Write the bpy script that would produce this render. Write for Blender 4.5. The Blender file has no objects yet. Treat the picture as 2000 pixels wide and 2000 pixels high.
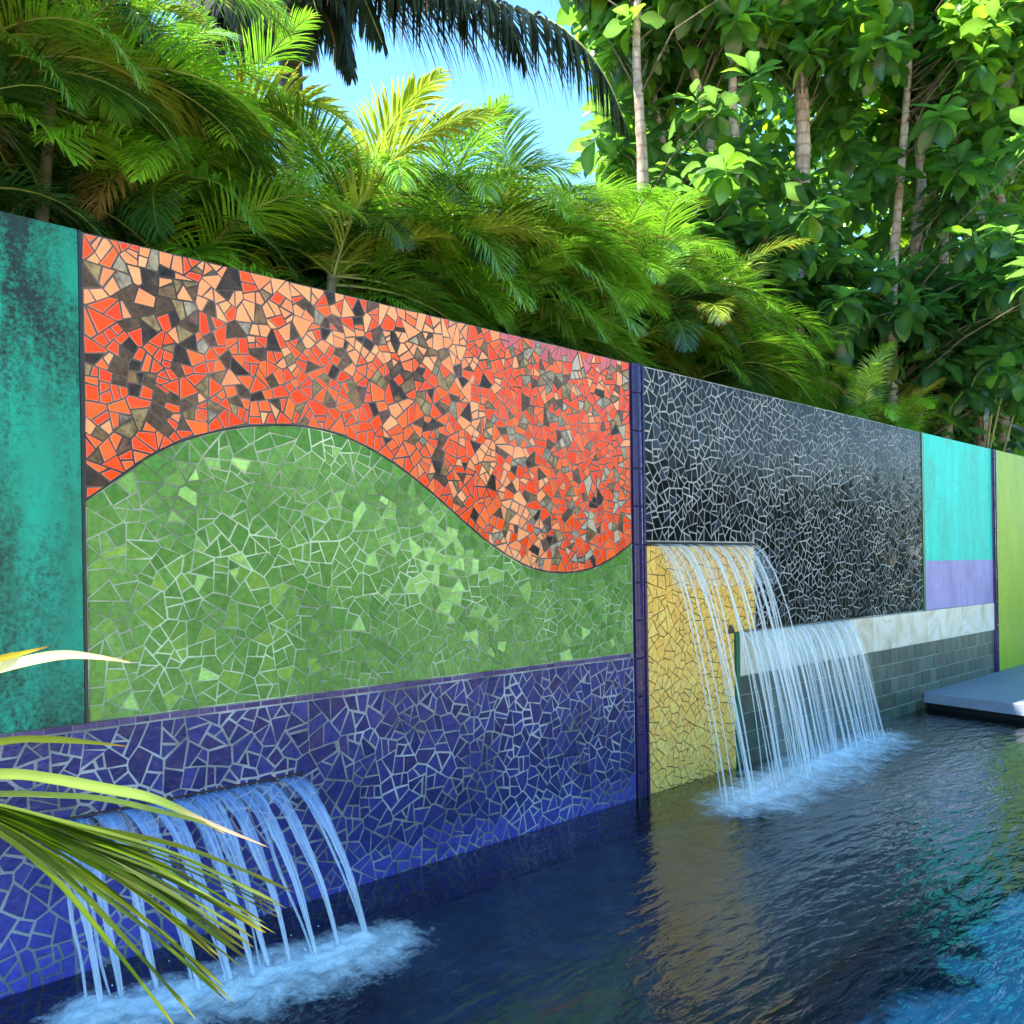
import bpy, math, random
import numpy as np
from mathutils import Vector, Matrix, noise

scene = bpy.context.scene
COL = scene.collection
R = math.radians
PI = math.pi
rng = random.Random(11)

# ------------------------------------------------------------------ camera, sky, sun, exposure
CAM = Vector((0.0, -3.8085, 1.6103))
YAW, ROLL = 0.79298, -0.01559
d_ = Vector((math.cos(YAW), math.sin(YAW), 0)); r0 = Vector((math.sin(YAW), -math.cos(YAW), 0)); u0 = Vector((0, 0, 1))
r_ = math.cos(ROLL) * r0 + math.sin(ROLL) * u0
u_ = math.cos(ROLL) * u0 - math.sin(ROLL) * r0
cd = bpy.data.cameras.new('camera'); cam = bpy.data.objects.new('camera', cd); COL.objects.link(cam)
cam.matrix_world = Matrix(((r_.x, u_.x, -d_.x, CAM.x), (r_.y, u_.y, -d_.y, CAM.y), (r_.z, u_.z, -d_.z, CAM.z), (0, 0, 0, 1)))
cd.sensor_width = 36; cd.lens = 36 * 1750 / 2000; cd.shift_y = 0.05298
cd.clip_start = 0.05; cd.clip_end = 2000
scene.camera = cam

SUN_AZ, SUN_EL = R(-52), R(61)
world = bpy.data.worlds.new('World'); scene.world = world; world.use_nodes = True
nt = world.node_tree
sk = nt.nodes.new('ShaderNodeTexSky'); sk.sky_type = 'NISHITA'; sk.sun_disc = False
sk.sun_elevation = SUN_EL; sk.sun_rotation = SUN_AZ
sk.air_density = 0.85; sk.dust_density = 0.0; sk.ozone_density = 1.8
hs = nt.nodes.new('ShaderNodeHueSaturation'); hs.inputs['Saturation'].default_value = 1.14; hs.inputs['Hue'].default_value = 0.482
nt.links.new(sk.outputs[0], hs.inputs['Color']); nt.links.new(hs.outputs[0], nt.nodes['Background'].inputs[0])
nt.nodes['Background'].inputs[1].default_value = 0.15
sd = bpy.data.lights.new('sun', 'SUN'); sun = bpy.data.objects.new('sun', sd); COL.objects.link(sun)
sd.energy = 5.0; sd.angle = R(0.5); sd.color = (1, 0.93, 0.80)
S = Vector((math.cos(SUN_EL) * math.sin(SUN_AZ), math.cos(SUN_EL) * math.cos(SUN_AZ), math.sin(SUN_EL)))
sun.rotation_euler = S.to_track_quat('Z', 'Y').to_euler()
vs = scene.view_settings
vs.view_transform = 'Standard'; vs.look = 'None'; vs.exposure = 1.88; vs.gamma = 1.0; vs.use_curve_mapping = False
scene.cycles.max_bounces = 10; scene.cycles.transparent_max_bounces = 24
scene.cycles.caustics_reflective = False; scene.cycles.caustics_refractive = False

# ------------------------------------------------------------------ helpers
def tag(o, label=None, cat=None, group=None, kind=None):
    for k, v in (('label', label), ('category', cat), ('group', group), ('kind', kind)):
        if v: o[k] = v
    return o

def empty(name, loc, rz=0.0):
    o = bpy.data.objects.new(name, None); COL.objects.link(o); o.location = loc; o.rotation_euler.z = rz
    o.empty_display_size = 0.1
    return o

def place(name, me, parent=None, loc=(0, 0, 0)):
    o = bpy.data.objects.new(name, me); COL.objects.link(o); o.parent = parent; o.location = loc
    return o

class MB:
    def __init__(s): s.V = []; s.F = []; s.T = []; s.M = []
    def add(s, V, F, tint=(1, 1, 1), m=0):
        b = len(s.V); s.V.extend(V); s.F.extend([tuple(i + b for i in f) for f in F]); s.M.extend([m] * len(F))
        if isinstance(tint, list): s.T.extend(tint)
        else: s.T.extend([tint] * len(V))
    def box(s, a, b, tint=(1, 1, 1), m=0, bev=0.0):
        (x0, y0, z0), (x1, y1, z1) = a, b
        V = [(x0, y0, z0), (x1, y0, z0), (x1, y1, z0), (x0, y1, z0), (x0, y0, z1), (x1, y0, z1), (x1, y1, z1), (x0, y1, z1)]
        s.add(V, [(0, 3, 2, 1), (4, 5, 6, 7), (0, 1, 5, 4), (1, 2, 6, 5), (2, 3, 7, 6), (3, 0, 4, 7)], tint, m)
    def tube(s, P, rad, n=6, tint=(1, 1, 1), m=0):
        P = [Vector(p) for p in P]; V = []; F = []; T = []
        ref = Vector((0.31, 0.87, 0.17))
        for i, p in enumerate(P):
            t = (P[min(i + 1, len(P) - 1)] - P[max(i - 1, 0)]).normalized()
            a = t.cross(ref)
            if a.length < 1e-3: a = t.cross(Vector((1, 0, 0)))
            a.normalize(); b = t.cross(a)
            for k in range(n):
                q = 2 * PI * k / n
                V.append(tuple(p + (a * math.cos(q) + b * math.sin(q)) * rad[i]))
                T.append(tint[i] if isinstance(tint, list) else tint)
        for i in range(len(P) - 1):
            for k in range(n):
                k2 = (k + 1) % n
                F.append((i * n + k, i * n + k2, (i + 1) * n + k2, (i + 1) * n + k))
        F.append(tuple(range(n))[::-1]); F.append(tuple((len(P) - 1) * n + k for k in range(n)))
        s.add(V, F, T, m)
    def mesh(s, name, mats, smooth=False):
        me = bpy.data.meshes.new(name); me.from_pydata(s.V, [], s.F)
        for m in mats: me.materials.append(m)
        if any(s.M): me.polygons.foreach_set('material_index', s.M)
        at = me.attributes.new('tint', 'FLOAT_COLOR', 'POINT')
        arr = np.ones((len(s.V), 4), np.float32); arr[:, :3] = np.array(s.T, np.float32).reshape(-1, 3)
        at.data.foreach_set('color', arr.ravel())
        if smooth: me.polygons.foreach_set('use_smooth', [True] * len(s.F))
        me.update()
        return me
    def build(s, name, mats, parent=None, smooth=False, loc=(0, 0, 0)):
        return place(name, s.mesh(name, mats, smooth), parent, loc)

class NT:
    """small node-tree writer"""
    def __init__(s, name):
        s.mat = bpy.data.materials.new(name); s.mat.use_nodes = True
        s.t = s.mat.node_tree; s.t.nodes.clear()
        s.out = s.n('ShaderNodeOutputMaterial')
    def n(s, typ, ins=None, **kw):
        x = s.t.nodes.new(typ)
        for k, v in kw.items(): setattr(x, k, v)
        for k, v in (ins or {}).items(): s.set(x, k, v)
        return x
    def set(s, x, k, v):
        i = x.inputs[k]
        if isinstance(v, bpy.types.NodeSocket): s.t.links.new(v, i)
        elif isinstance(v, (tuple, list)) and i.type == 'RGBA' and len(v) == 3: i.default_value = (*v, 1)
        else: i.default_value = v
    def math(s, op, a, b=0.0, c=False):
        m = s.n('ShaderNodeMath', {0: a, 1: b}, operation=op); m.use_clamp = c; return m.outputs[0]
    def noise(s, vec=None, scale=5, detail=4, rough=0.55, dist=0.0):
        x = s.n('ShaderNodeTexNoise', {'Scale': scale, 'Detail': detail, 'Roughness': rough, 'Distortion': dist})
        if vec is not None: s.set(x, 'Vector', vec)
        return x.outputs[0]
    def ramp(s, fac, stops):
        x = s.n('ShaderNodeValToRGB', {0: fac}); e = x.color_ramp.elements
        while len(e) > len(stops): e.remove(e[-1])
        while len(e) < len(stops): e.new(0.5)
        for q, (p, c) in zip(e, stops): q.position = p; q.color = (*c, 1) if len(c) == 3 else c
        return x.outputs[0]
    def grey(s, fac, lo, hi, a=0.0, b=1.0):
        x = s.n('ShaderNodeMapRange', {0: fac, 1: lo, 2: hi, 3: a, 4: b}); return x.outputs[0]
    def mix(s, a, b, fac, mode='MIX'):
        x = s.n('ShaderNodeMix', data_type='RGBA', blend_type=mode)
        for k, v in ((0, fac), (6, a), (7, b)): s.set(x, k, v)
        return x.outputs[2]
    def attr(s, name='tint'): return s.n('ShaderNodeAttribute', attribute_name=name)
    def pos(s): return s.n('ShaderNodeNewGeometry').outputs['Position']
    def objv(s): return s.n('ShaderNodeTexCoord').outputs['Object']
    def mapv(s, vec, scale=(1, 1, 1), rot=(0, 0, 0), loc=(0, 0, 0)):
        return s.n('ShaderNodeMapping', {'Vector': vec, 'Location': loc, 'Rotation': rot, 'Scale': scale}).outputs[0]
    def bump(s, h, strength=0.3, dist=0.01):
        return s.n('ShaderNodeBump', {'Height': h, 'Strength': strength, 'Distance': dist}).outputs[0]
    def bsdf(s, **ins):
        b = s.n('ShaderNodeBsdfPrincipled')
        for k, v in ins.items(): s.set(b, k.replace('_', ' '), v)
        return b.outputs[0]
    def done(s, sh): s.t.links.new(sh, s.out.inputs[0]); return s.mat

def mat_plain(name, col, rough=0.6, var=0.15, scale=20, spec=0.5, bump=0.2, metallic=0.0):
    t = NT(name); p = t.pos(); nz = t.noise(p, scale, 5)
    c = t.mix(tuple(x * (1 - var) for x in col), tuple(min(1, x * (1 + var)) for x in col), t.grey(nz, 0.3, 0.7))
    return t.done(t.bsdf(Base_Color=c, Roughness=rough, Metallic=metallic, Specular_IOR_Level=spec, Normal=t.bump(t.noise(p, scale * 3, 4), bump, 0.004)))

def mat_tile(name, rough=0.24, spec=0.28, var=0.22, wav=0.35):
    """glazed ceramic; colour comes from each tile's own glaze"""
    t = NT(name); p = t.pos(); a = t.attr().outputs['Color']
    n1 = t.noise(p, 38, 4); n2 = t.noise(p, 160, 3)
    k = t.math('ADD', t.grey(n1, 0.3, 0.7, 1 - var, 1 + var), t.grey(n2, 0.35, 0.7, -0.07, 0.07))
    c = t.mix(a, t.n('ShaderNodeCombineColor', {0: k, 1: k, 2: k}).outputs[0], 1.0, 'MULTIPLY')
    rg = t.grey(t.noise(p, 12, 3), 0.35, 0.65, rough * 0.6, rough * 1.7)
    return t.done(t.bsdf(Base_Color=c, Roughness=rg, Specular_IOR_Level=spec, Normal=t.bump(t.noise(p, 26, 3), wav, 0.01)))

def mat_grout(name, c0, c1):
    t = NT(name); p = t.pos()
    c = t.mix(c0, c1, t.grey(t.noise(p, 2.2, 5, 0.6), 0.38, 0.62))
    return t.done(t.bsdf(Base_Color=c, Roughness=0.85, Normal=t.bump(t.noise(p, 220, 2), 0.4, 0.003)))

def mat_patina(name, base, light, dark, stain, lo, hi, streak=1.0):
    t = NT(name); p = t.pos()
    pv = t.mapv(p, (1, 1, 0.45))
    big = t.noise(pv, 1.9, 7, 0.62, 0.6)
    c = t.mix(base, light, t.grey(t.noise(t.mapv(p, (1.2, 1, 0.25)), 2.6, 6, 0.6), 0.42, 0.66))
    c = t.mix(c, dark, t.grey(t.noise(p, 9, 8, 0.7), 0.5, 0.72, 0, 0.65))
    fine = t.noise(p, 60, 6, 0.75)
    m = t.math('ADD', big, t.math('MULTIPLY', t.math('SUBTRACT', fine, 0.5), 0.45))
    m = t.grey(m, lo, hi)
    c = t.mix(c, stain, t.math('MULTIPLY', m, streak))
    drip = t.noise(t.mapv(p, (7, 1, 0.35)), 1.6, 5, 0.6)
    c = t.mix(c, dark, t.grey(drip, 0.55, 0.75, 0, 0.45))
    specks = t.grey(t.noise(p, 130, 2), 0.70, 0.74, 0, 0.8)
    c = t.mix(c, stain, specks)
    return t.done(t.bsdf(Base_Color=c, Roughness=t.grey(fine, 0.3, 0.7, 0.35, 0.6), Specular_IOR_Level=0.35, Normal=t.bump(t.math('ADD', big, fine), 0.25, 0.006)))

def mat_leaf(name, rough=0.35, trans=0.45, tcol=(0.45, 0.62, 0.05), spec=0.5, var=0.25, vein=0.0):
    t = NT(name); a = t.attr().outputs['Color']; p = t.pos()
    rnd = t.n('ShaderNodeObjectInfo').outputs['Random']
    k = t.math('ADD', t.grey(t.noise(p, 7, 3), 0.3, 0.7, 1 - var, 1 + var), t.grey(rnd, 0, 1, -0.15, 0.15))
    c = t.mix(a, t.n('ShaderNodeCombineColor', {0: k, 1: k, 2: k}).outputs[0], 1.0, 'MULTIPLY')
    b = t.bsdf(Base_Color=c, Roughness=rough, Specular_IOR_Level=spec, Normal=t.bump(t.noise(p, 45, 2), 0.12, 0.004))
    # light coming through a blade is tinted by the blade and yellower than the light it reflects
    tc = t.mix(t.mix(c, (3.2, 3.2, 3.2), 1.0, 'MULTIPLY'), tcol, 0.35)
    tr = t.n('ShaderNodeBsdfTranslucent', {'Color': tc}).outputs[0]
    return t.done(t.n('ShaderNodeMixShader', {0: trans, 1: b, 2: tr}).outputs[0])

def mat_bark(name, c0, c1):
    t = NT(name); p = t.pos()
    n = t.noise(t.mapv(p, (1, 1, 0.35)), 14, 6, 0.65)
    c = t.mix(c0, c1, t.grey(n, 0.35, 0.65))
    ring = t.n('ShaderNodeTexWave', {'Vector': p, 'Scale': 2.2, 'Distortion': 3.0, 'Detail': 2.0}, bands_direction='Z').outputs[1]
    return t.done(t.bsdf(Base_Color=t.mix(c, tuple(x * .6 for x in c0), t.grey(ring, 0.8, 1, 0, .6)), Roughness=0.85, Normal=t.bump(n, 0.5, 0.02)))

def mat_stream(name, tint, a0, a1, k=(26, 2.2, 0), rough=0.12, foot=(0.85, 0.9, 0.97)):
    """falling water: clear film with whiter, aerated strings running along the flow, whiter and denser towards the foot"""
    t = NT(name); v = t.attr().outputs['Vector']
    st = t.noise(t.mapv(v, k), 1.0, 5, 0.6); s = t.n('ShaderNodeSeparateXYZ', {0: v}).outputs[2]
    al = t.math('ADD', t.grey(st, 0.36, 0.70, a0, a1), t.math('MULTIPLY', s, 0.22), True)
    c = t.mix(tint, foot, t.grey(s, 0.15, 1.0))
    w = t.bsdf(Base_Color=c, Roughness=rough, Specular_IOR_Level=0.6, Normal=t.bump(st, 0.5, 0.01))
    return t.done(t.n('ShaderNodeMixShader', {0: al, 1: t.n('ShaderNodeBsdfTransparent').outputs[0], 2: w}).outputs[0])

def lerp3(a, b, f): return tuple(x + (y - x) * f for x, y in zip(a, b))
def nz3(x, y, s, o=0): return noise.noise(Vector((x * s + o * 7.3, y * s - o * 3.1, o * 1.7)))
def project(P):
    q = Vector(P) - CAM; z = q.dot(d_)
    return (1000 + 1750 * q.dot(r_) / z, 1000 - (1750 * q.dot(u_) / z - 0.05298 * 2000), z) if z > 0.05 else (-9e3, -9e3, z)

# ------------------------------------------------------------------ materials
M_pool = NT('pool_plaster')
_p = M_pool.pos()
M_pool = M_pool.done(M_pool.bsdf(Base_Color=M_pool.mix((0.0, 0.032, 0.105), (0.0, 0.058, 0.16), M_pool.grey(M_pool.noise(_p, 1.2, 4), .35, .65)), Roughness=0.8))
M_bench = mat_plain('bench_stone', (0.11, 0.17, 0.27), 0.7, 0.35, 5)
M_soil = mat_plain('soil', (0.05, 0.035, 0.02), 0.95, 0.4, 6)
M_terrace = mat_plain('terrace_stone', (0.66, 0.53, 0.36), 0.7, 0.15, 3)  # unseen sandy terrace, toned to bounce warm light onto the wall
M_metal = mat_plain('dark_metal', (0.012, 0.013, 0.016), 0.35, 0.3, 30)

t = NT('pool_water'); p = t.pos()
rot = (0, 0, -(YAW - PI / 2))
pv = t.mapv(p, (0.8, 2.8, 1), rot)
w1 = t.noise(pv, 2.1, 3, 0.5, 0.5)
w2 = t.noise(t.mapv(p, (0.75, 2.3, 1), (0, 0, rot[2] + 0.25)), 7.0, 3, 0.5, 0.4)
sx = t.n('ShaderNodeSeparateXYZ', {0: p})
amp = t.grey(t.math('SUBTRACT', sx.outputs[0], t.math('MULTIPLY', sx.outputs[1], 1.2)), 2.6, 6.0, 0.30, 1.0)
h = t.math('MULTIPLY', t.math('ADD', t.math('MULTIPLY', w1, 0.42), t.math('MULTIPLY', w2, 0.34)), amp)
bn = t.bump(h, 1.0, 0.033)
fr = t.n('ShaderNodeFresnel', {'IOR': 1.7, 'Normal': bn}).outputs[0]
gl = t.n('ShaderNodeBsdfGlossy', {'Color': (1, 1, 1), 'Roughness': 0.03, 'Normal': bn}).outputs[0]
tr = t.n('ShaderNodeBsdfTransparent', {'Color': (0.42, 0.68, 0.76)}).outputs[0]
M_water = t.done(t.n('ShaderNodeMixShader', {0: fr, 1: tr, 2: gl}).outputs[0])

t = NT('foam'); p = t.pos(); a = t.attr().outputs['Fac']
f1 = t.math('ADD', t.math('MULTIPLY', t.noise(t.mapv(p, (1.2, .8, 1)), 6, 6, 0.65, 0.8), 0.6), t.math('MULTIPLY', t.noise(p, 30, 5, 0.65, 1.2), 0.4))
al = t.grey(t.math('ADD', f1, t.math('MULTIPLY', t.math('SUBTRACT', a, 1.0), 0.62)), 0.10, 0.50, 0, 0.95)
fb = t.bsdf(Base_Color=(0.84, 0.91, 0.98), Roughness=0.5, Normal=t.bump(f1, 0.35, 0.03))
M_foam = t.done(t.n('ShaderNodeMixShader', {0: al, 1: t.n('ShaderNodeBsdfTransparent').outputs[0], 2: fb}).outputs[0])
M_fall_a = mat_stream('water_stream_near', (0.28, 0.50, 0.95), 0.02, 0.55)  # blue tint paints in the sky and navy tiles mirrored by the jets
M_fall_b = mat_stream('water_stream_far', (0.82, 0.88, 0.88), 0.03, 0.56)
M_sheet = mat_stream('water_sheet', (0.75, 0.84, 0.92), 0.0, 0.34, (70, 1.1, 0))

M_tile = mat_tile('glazed_tile')
t = NT('orange_and_stone_tile'); p = t.pos(); a = t.attr().outputs['Color']
sr = t.n('ShaderNodeSeparateColor', {0: a}).outputs[0]; vr = t.grey(sr, 0.5, 0.25, 0.10, 0.75)
n1 = t.math('SUBTRACT', t.math('MULTIPLY', t.math('ADD', t.noise(p, 45, 6, 0.7), t.noise(p, 14, 3)), 1.0), 1.0)
k = t.math('ADD', 1.0, t.math('MULTIPLY', t.math('MULTIPLY', n1, 3.2), vr))
c = t.mix(a, t.n('ShaderNodeCombineColor', {0: k, 1: k, 2: k}).outputs[0], 1.0, 'MULTIPLY')
M_tile_or = t.done(t.bsdf(Base_Color=c, Roughness=t.grey(t.noise(p, 12, 3), 0.35, 0.65, 0.15, 0.4), Specular_IOR_Level=0.28, Normal=t.bump(t.noise(p, 26, 3), 0.35, 0.01)))
M_tile_blk = mat_tile('black_tile', 0.10, 0.09, 0.3, 0.16)
M_g_or = mat_grout('grout_brown', (0.05, 0.042, 0.04), (0.16, 0.13, 0.12))
M_g_gr = mat_grout('grout_sage', (0.14, 0.17, 0.12), (0.56, 0.66, 0.46))
M_g_bl = mat_grout('grout_pale_blue', (0.13, 0.135, 0.14), (0.42, 0.44, 0.48))
M_g_bk = mat_grout('grout_grey', (0.20, 0.215, 0.22), (0.42, 0.43, 0.43))
M_g_ye = mat_grout('grout_dark', (0.05, 0.04, 0.02), (0.10, 0.08, 0.04))
M_g_gy = mat_grout('grout_stone', (0.26, 0.32, 0.25), (0.40, 0.46, 0.37))
M_g_in = mat_grout('grout_indigo', (0.07, 0.06, 0.15), (0.2, 0.2, 0.35))
M_pat1 = mat_patina('patina_dark', (0.006, 0.20, 0.13), (0.0, 0.36, 0.25), (0.008, 0.10, 0.07), (0.006, 0.020, 0.018), 0.41, 0.57)
M_pat2 = mat_patina('patina_bright', (0.01, 0.62, 0.48), (0.0, 0.80, 0.66), (0.02, 0.45, 0.36), (0.10, 0.32, 0.26), 0.56, 0.72, 0.7)
M_lav = mat_patina('lavender_plaster', (0.36, 0.30, 0.62), (0.46, 0.42, 0.74), (0.27, 0.20, 0.46), (0.25, 0.17, 0.40), 0.48, 0.70, 0.7)
M_lime = mat_patina('lime_plaster', (0.38, 0.53, 0.006), (0.46, 0.64, 0.010), (0.32, 0.45, 0.006), (0.30, 0.41, 0.006), 0.58, 0.8, 0.5)

t = NT('marble'); p = t.pos(); rnd = t.n('ShaderNodeObjectInfo').outputs['Random']
off = t.n('ShaderNodeCombineXYZ', {0: t.math('MULTIPLY', rnd, 40.0), 2: t.math('MULTIPLY', rnd, 17.0)}).outputs[0]
pv = t.n('ShaderNodeVectorMath', {0: p, 1: off}, operation='ADD').outputs[0]
n1 = t.noise(t.mapv(pv, (1, 1, 1), (0, 0.6, 0)), 2.6, 7, 0.6, 1.2)
c = t.ramp(n1, [(0.30, (0.46, 0.36, 0.24)), (0.43, (0.72, 0.64, 0.48)), (0.52, (0.86, 0.82, 0.72)), (0.66, (0.92, 0.89, 0.80)), (0.74, (0.66, 0.50, 0.34))])
M_marble = t.done(t.bsdf(Base_Color=t.mix(c, (0.84, 0.76, 0.58), t.math('MULTIPLY', rnd, 0.35)), Roughness=0.3))
t = NT('slate_tile'); p = t.pos(); a = t.attr().outputs['Color']
n1 = t.noise(t.mapv(p, (1, 1, 1.6)), 11, 7, 0.65)
c = t.mix(t.mix(a, (0.06, 0.085, 0.075), t.grey(n1, 0.5, 0.7)), (0.20, 0.19, 0.14), t.grey(t.noise(p, 5, 5), 0.6, 0.72, 0, 0.5))
M_slate = t.done(t.bsdf(Base_Color=c, Roughness=0.35, Normal=t.bump(n1, 0.5, 0.008)))
t = NT('deck_wood'); p = t.objv()
n1 = t.noise(t.mapv(p, (22, 1.4, 22)), 1.0, 6, 0.6)
M_deck = t.done(t.bsdf(Base_Color=t.mix((0.15, 0.18, 0.24), (0.26, 0.30, 0.36), t.grey(n1, 0.3, 0.7)), Roughness=0.55, Normal=t.bump(n1, 0.3, 0.004)))
M_deckside = mat_plain('deck_fascia', (0.26, 0.31, 0.40), 0.55, 0.15, 6)

M_palm = mat_leaf('palm_leaf', 0.24, 0.17, (0.24, 0.55, 0.02), 1.0)
M_palm_shaded = mat_leaf('coconut_leaf', 0.5, 0.10, (0.04, 0.06, 0.03), 0.18)
M_fig = mat_leaf('broad_leaf', 0.27, 0.46, (0.42, 0.72, 0.015), 0.6)
M_fg = mat_leaf('strap_leaf', 0.32, 0.18, (0.5, 0.65, 0.05), 0.5)
M_rachis = mat_plain('palm_stalk', (0.16, 0.20, 0.03), 0.5, 0.3, 8)
M_cane = mat_bark('palm_cane', (0.10, 0.09, 0.05), (0.22, 0.18, 0.10))
M_twig = mat_bark('twig_bark', (0.08, 0.06, 0.04), (0.18, 0.15, 0.10))
M_bark = mat_bark('pale_bark', (0.24, 0.17, 0.13), (0.50, 0.42, 0.35))
M_cocotrunk = mat_bark('coconut_trunk', (0.12, 0.11, 0.10), (0.25, 0.23, 0.22))
M_dead = mat_leaf('dry_leaf', 0.7, 0.2, (0.3, 0.16, 0.05), 0.2)

# ------------------------------------------------------------------ setting: ground, pool, water
def sheet_obj(name, x0, x1, y0, y1, z, m, depth=0.3):
    b = MB(); b.box((x0, y0, z - depth), (x1, y1, z)); o = b.build(name, [m]); tag(o, kind='structure'); return o
sheet_obj('ground', -300, 300, -300, 300, -2.2, M_soil, 0.4)
sheet_obj('pool_floor', -0.6, 24.0, -3.6, -0.001, -1.15, M_pool)
sheet_obj('pool_bench', -0.598, 9.2, -1.02, -0.005, -0.25, M_bench, 0.85)
sheet_obj('planting_bed', -8, 30, 0.32, 60, 0.45, M_soil, 2.5)
sheet_obj('pool_terrace', -60, 12, -60, -3.602, 0.16, M_terrace, 2.2)
sheet_obj('unseen_lawn', 12.002, 90, -60, -3.602, 0.15, mat_plain('grass', (0.02, 0.05, 0.012), 0.9, 0.4, 8), 2.2)  # unseen dark ground, added so the black tiles mirror no bright terrace
sheet_obj('side_terrace', -60, -0.602, -3.6, 0.30, 0.16, M_terrace, 2.2)
b = MB(); b.add([(-0.6, -3.6, 0), (24, -3.6, 0), (24, 0.0, 0), (-0.6, 0.0, 0)], [(0, 1, 2, 3)])
tag(b.build('pool_water', [M_water]), kind='structure')

# ------------------------------------------------------------------ mosaic maker
def clip(poly, nx, ny, c):
    out = []; n = len(poly)
    for i in range(n):
        a = poly[i]; b = poly[(i + 1) % n]
        da = nx * a[0] + ny * a[1] - c; db = nx * b[0] + ny * b[1] - c
        if da <= 0: out.append(a)
        if (da < 0 < db) or (db < 0 < da):
            k = da / (da - db); out.append((a[0] + (b[0] - a[0]) * k, a[1] + (b[1] - a[1]) * k))
    return out
def area(p):
    s = 0
    for i in range(len(p)):
        a = p[i]; b = p[(i + 1) % len(p)]; s += a[0] * b[1] - a[1] * b[0]
    return s / 2
def centroid(p):
    A = area(p); cx = cy = 0
    for i in range(len(p)):
        a = p[i]; b = p[(i + 1) % len(p)]; k = a[0] * b[1] - b[0] * a[1]; cx += (a[0] + b[0]) * k; cy += (a[1] + b[1]) * k
    return (cx / (6 * A), cy / (6 * A))
def inset(p, g):
    q = list(p); n = len(p)
    for i in range(n):
        a = p[i]; b = p[(i + 1) % n]; ex, ey = b[0] - a[0], b[1] - a[1]; L = math.hypot(ex, ey)
        if L < 1e-6: continue
        nx, ny = ey / L, -ex / L
        q = clip(q, nx, ny, nx * a[0] + ny * a[1] - g)
        if len(q) < 3: return None
    return q
def dedupe(p, e=0.002):
    q = [p[0]]
    for a in p[1:]:
        if math.hypot(a[0] - q[-1][0], a[1] - q[-1][1]) > e: q.append(a)
    if len(q) > 2 and math.hypot(q[0][0] - q[-1][0], q[0][1] - q[-1][1]) < e: q.pop()
    return q

def voronoi_tiles(x0, x1, z0, z1, s, region, g, split=0.6, piece=.004, jit=0.55, seed=0, amin=0.00035, gvar=0.4):
    """broken-tile pieces: jittered cells cut to the panel's outline, many snapped in two again, each with its own joint width"""
    r = random.Random(seed); seeds = {}
    nx, nz = int((x1 - x0) / s) + 1, int((z1 - z0) / s) + 1
    for i in range(nx):
        for j in range(nz):
            p = (x0 + (i + 0.5 + (0.25 if j % 2 else -0.25) + r.uniform(-jit, jit)) * s, z0 + (j + 0.5 + r.uniform(-jit, jit)) * s)
            rg = region(*p)
            if rg: seeds[(i, j)] = (p, rg)
    out = []
    for (i, j), (p, (gid, planes)) in seeds.items():
        poly = [(p[0] - 2 * s, p[1] - 2 * s), (p[0] + 2 * s, p[1] - 2 * s), (p[0] + 2 * s, p[1] + 2 * s), (p[0] - 2 * s, p[1] + 2 * s)]
        for (a, b, c) in planes: poly = clip(poly, a, b, c)
        for di in (-2, -1, 0, 1, 2):
            for dj in (-2, -1, 0, 1, 2):
                if (di or dj) and (i + di, j + dj) in seeds and len(poly) > 2:
                    q, (g2, _) = seeds[(i + di, j + dj)]
                    if g2 != gid: continue
                    ax, ay = q[0] - p[0], q[1] - p[1]
                    poly = clip(poly, ax, ay, ax * (p[0] + q[0]) / 2 + ay * (p[1] + q[1]) / 2)
        if len(poly) < 3: continue
        todo = [poly]
        while todo:
            q = dedupe(todo.pop())
            if len(q) < 3: continue
            A = abs(area(q))
            if A > piece * (r.uniform(.55, 1.25) if r.random() < split else r.uniform(1.1, 2.0)):
                c = centroid(q); sxx = sum((a[0] - c[0]) ** 2 for a in q); syy = sum((a[1] - c[1]) ** 2 for a in q); sxy = sum((a[0] - c[0]) * (a[1] - c[1]) for a in q)
                th = 0.5 * math.atan2(2 * sxy, sxx - syy) + r.gauss(0, .26); ux, uy = math.cos(th), math.sin(th); w = math.sqrt(A)
                off = ux * (c[0] + r.gauss(0, .10) * w) + uy * (c[1] + r.gauss(0, .10) * w)
                todo.append(clip(q, ux, uy, off)); todo.append(clip(q, -ux, -uy, -off)); continue
            q = inset(q, g * 0.5 * r.uniform(1 - gvar, 1 + gvar * 1.4))
            if not q: continue
            q = dedupe(q, 0.003)
            if len(q) < 3 or abs(area(q)) < amin: continue
            c = centroid(q); an = r.gauss(0, .022); ca, sa = math.cos(an), math.sin(an)      # each piece pressed in slightly askew
            out.append([(c[0] + (a[0] - c[0]) * ca - (a[1] - c[1]) * sa, c[1] + (a[0] - c[0]) * sa + (a[1] - c[1]) * ca) for a in q])
    return out

def tile_geo(q, r, depth=0.0085, proud=0.004, bev=0.0016, tilt=0.02):
    c = centroid(q); n = len(q)
    if area(q) < 0: q = q[::-1]
    q2 = inset(q, bev)
    if q2 is None or len(dedupe(q2, 0.0005)) != n or len(q2) != n:
        q2 = [(c[0] + (a[0] - c[0]) * 0.93, c[1] + (a[1] - c[1]) * 0.93) for a in q]
    ta, tb = r.gauss(0, tilt), r.gauss(0, tilt); pr = proud + r.uniform(-.0006, .0006)
    def P(a, y, k): return (a[0] - c[0], y + k * (ta * (a[0] - c[0]) + tb * (a[1] - c[1])), a[1] - c[1])
    V = [P(a, depth - proud, 0) for a in q] + [P(a, -pr + 0.0014, 1) for a in q] + [P(a, -pr, 1) for a in q2]
    F = []
    for i in range(n):
        k = (i + 1) % n
        F += [(i, k, n + k, n + i), (n + i, n + k, 2 * n + k, 2 * n + i)]
    F.append(tuple(2 * n + i for i in range(n)))
    return c, V, F

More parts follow.
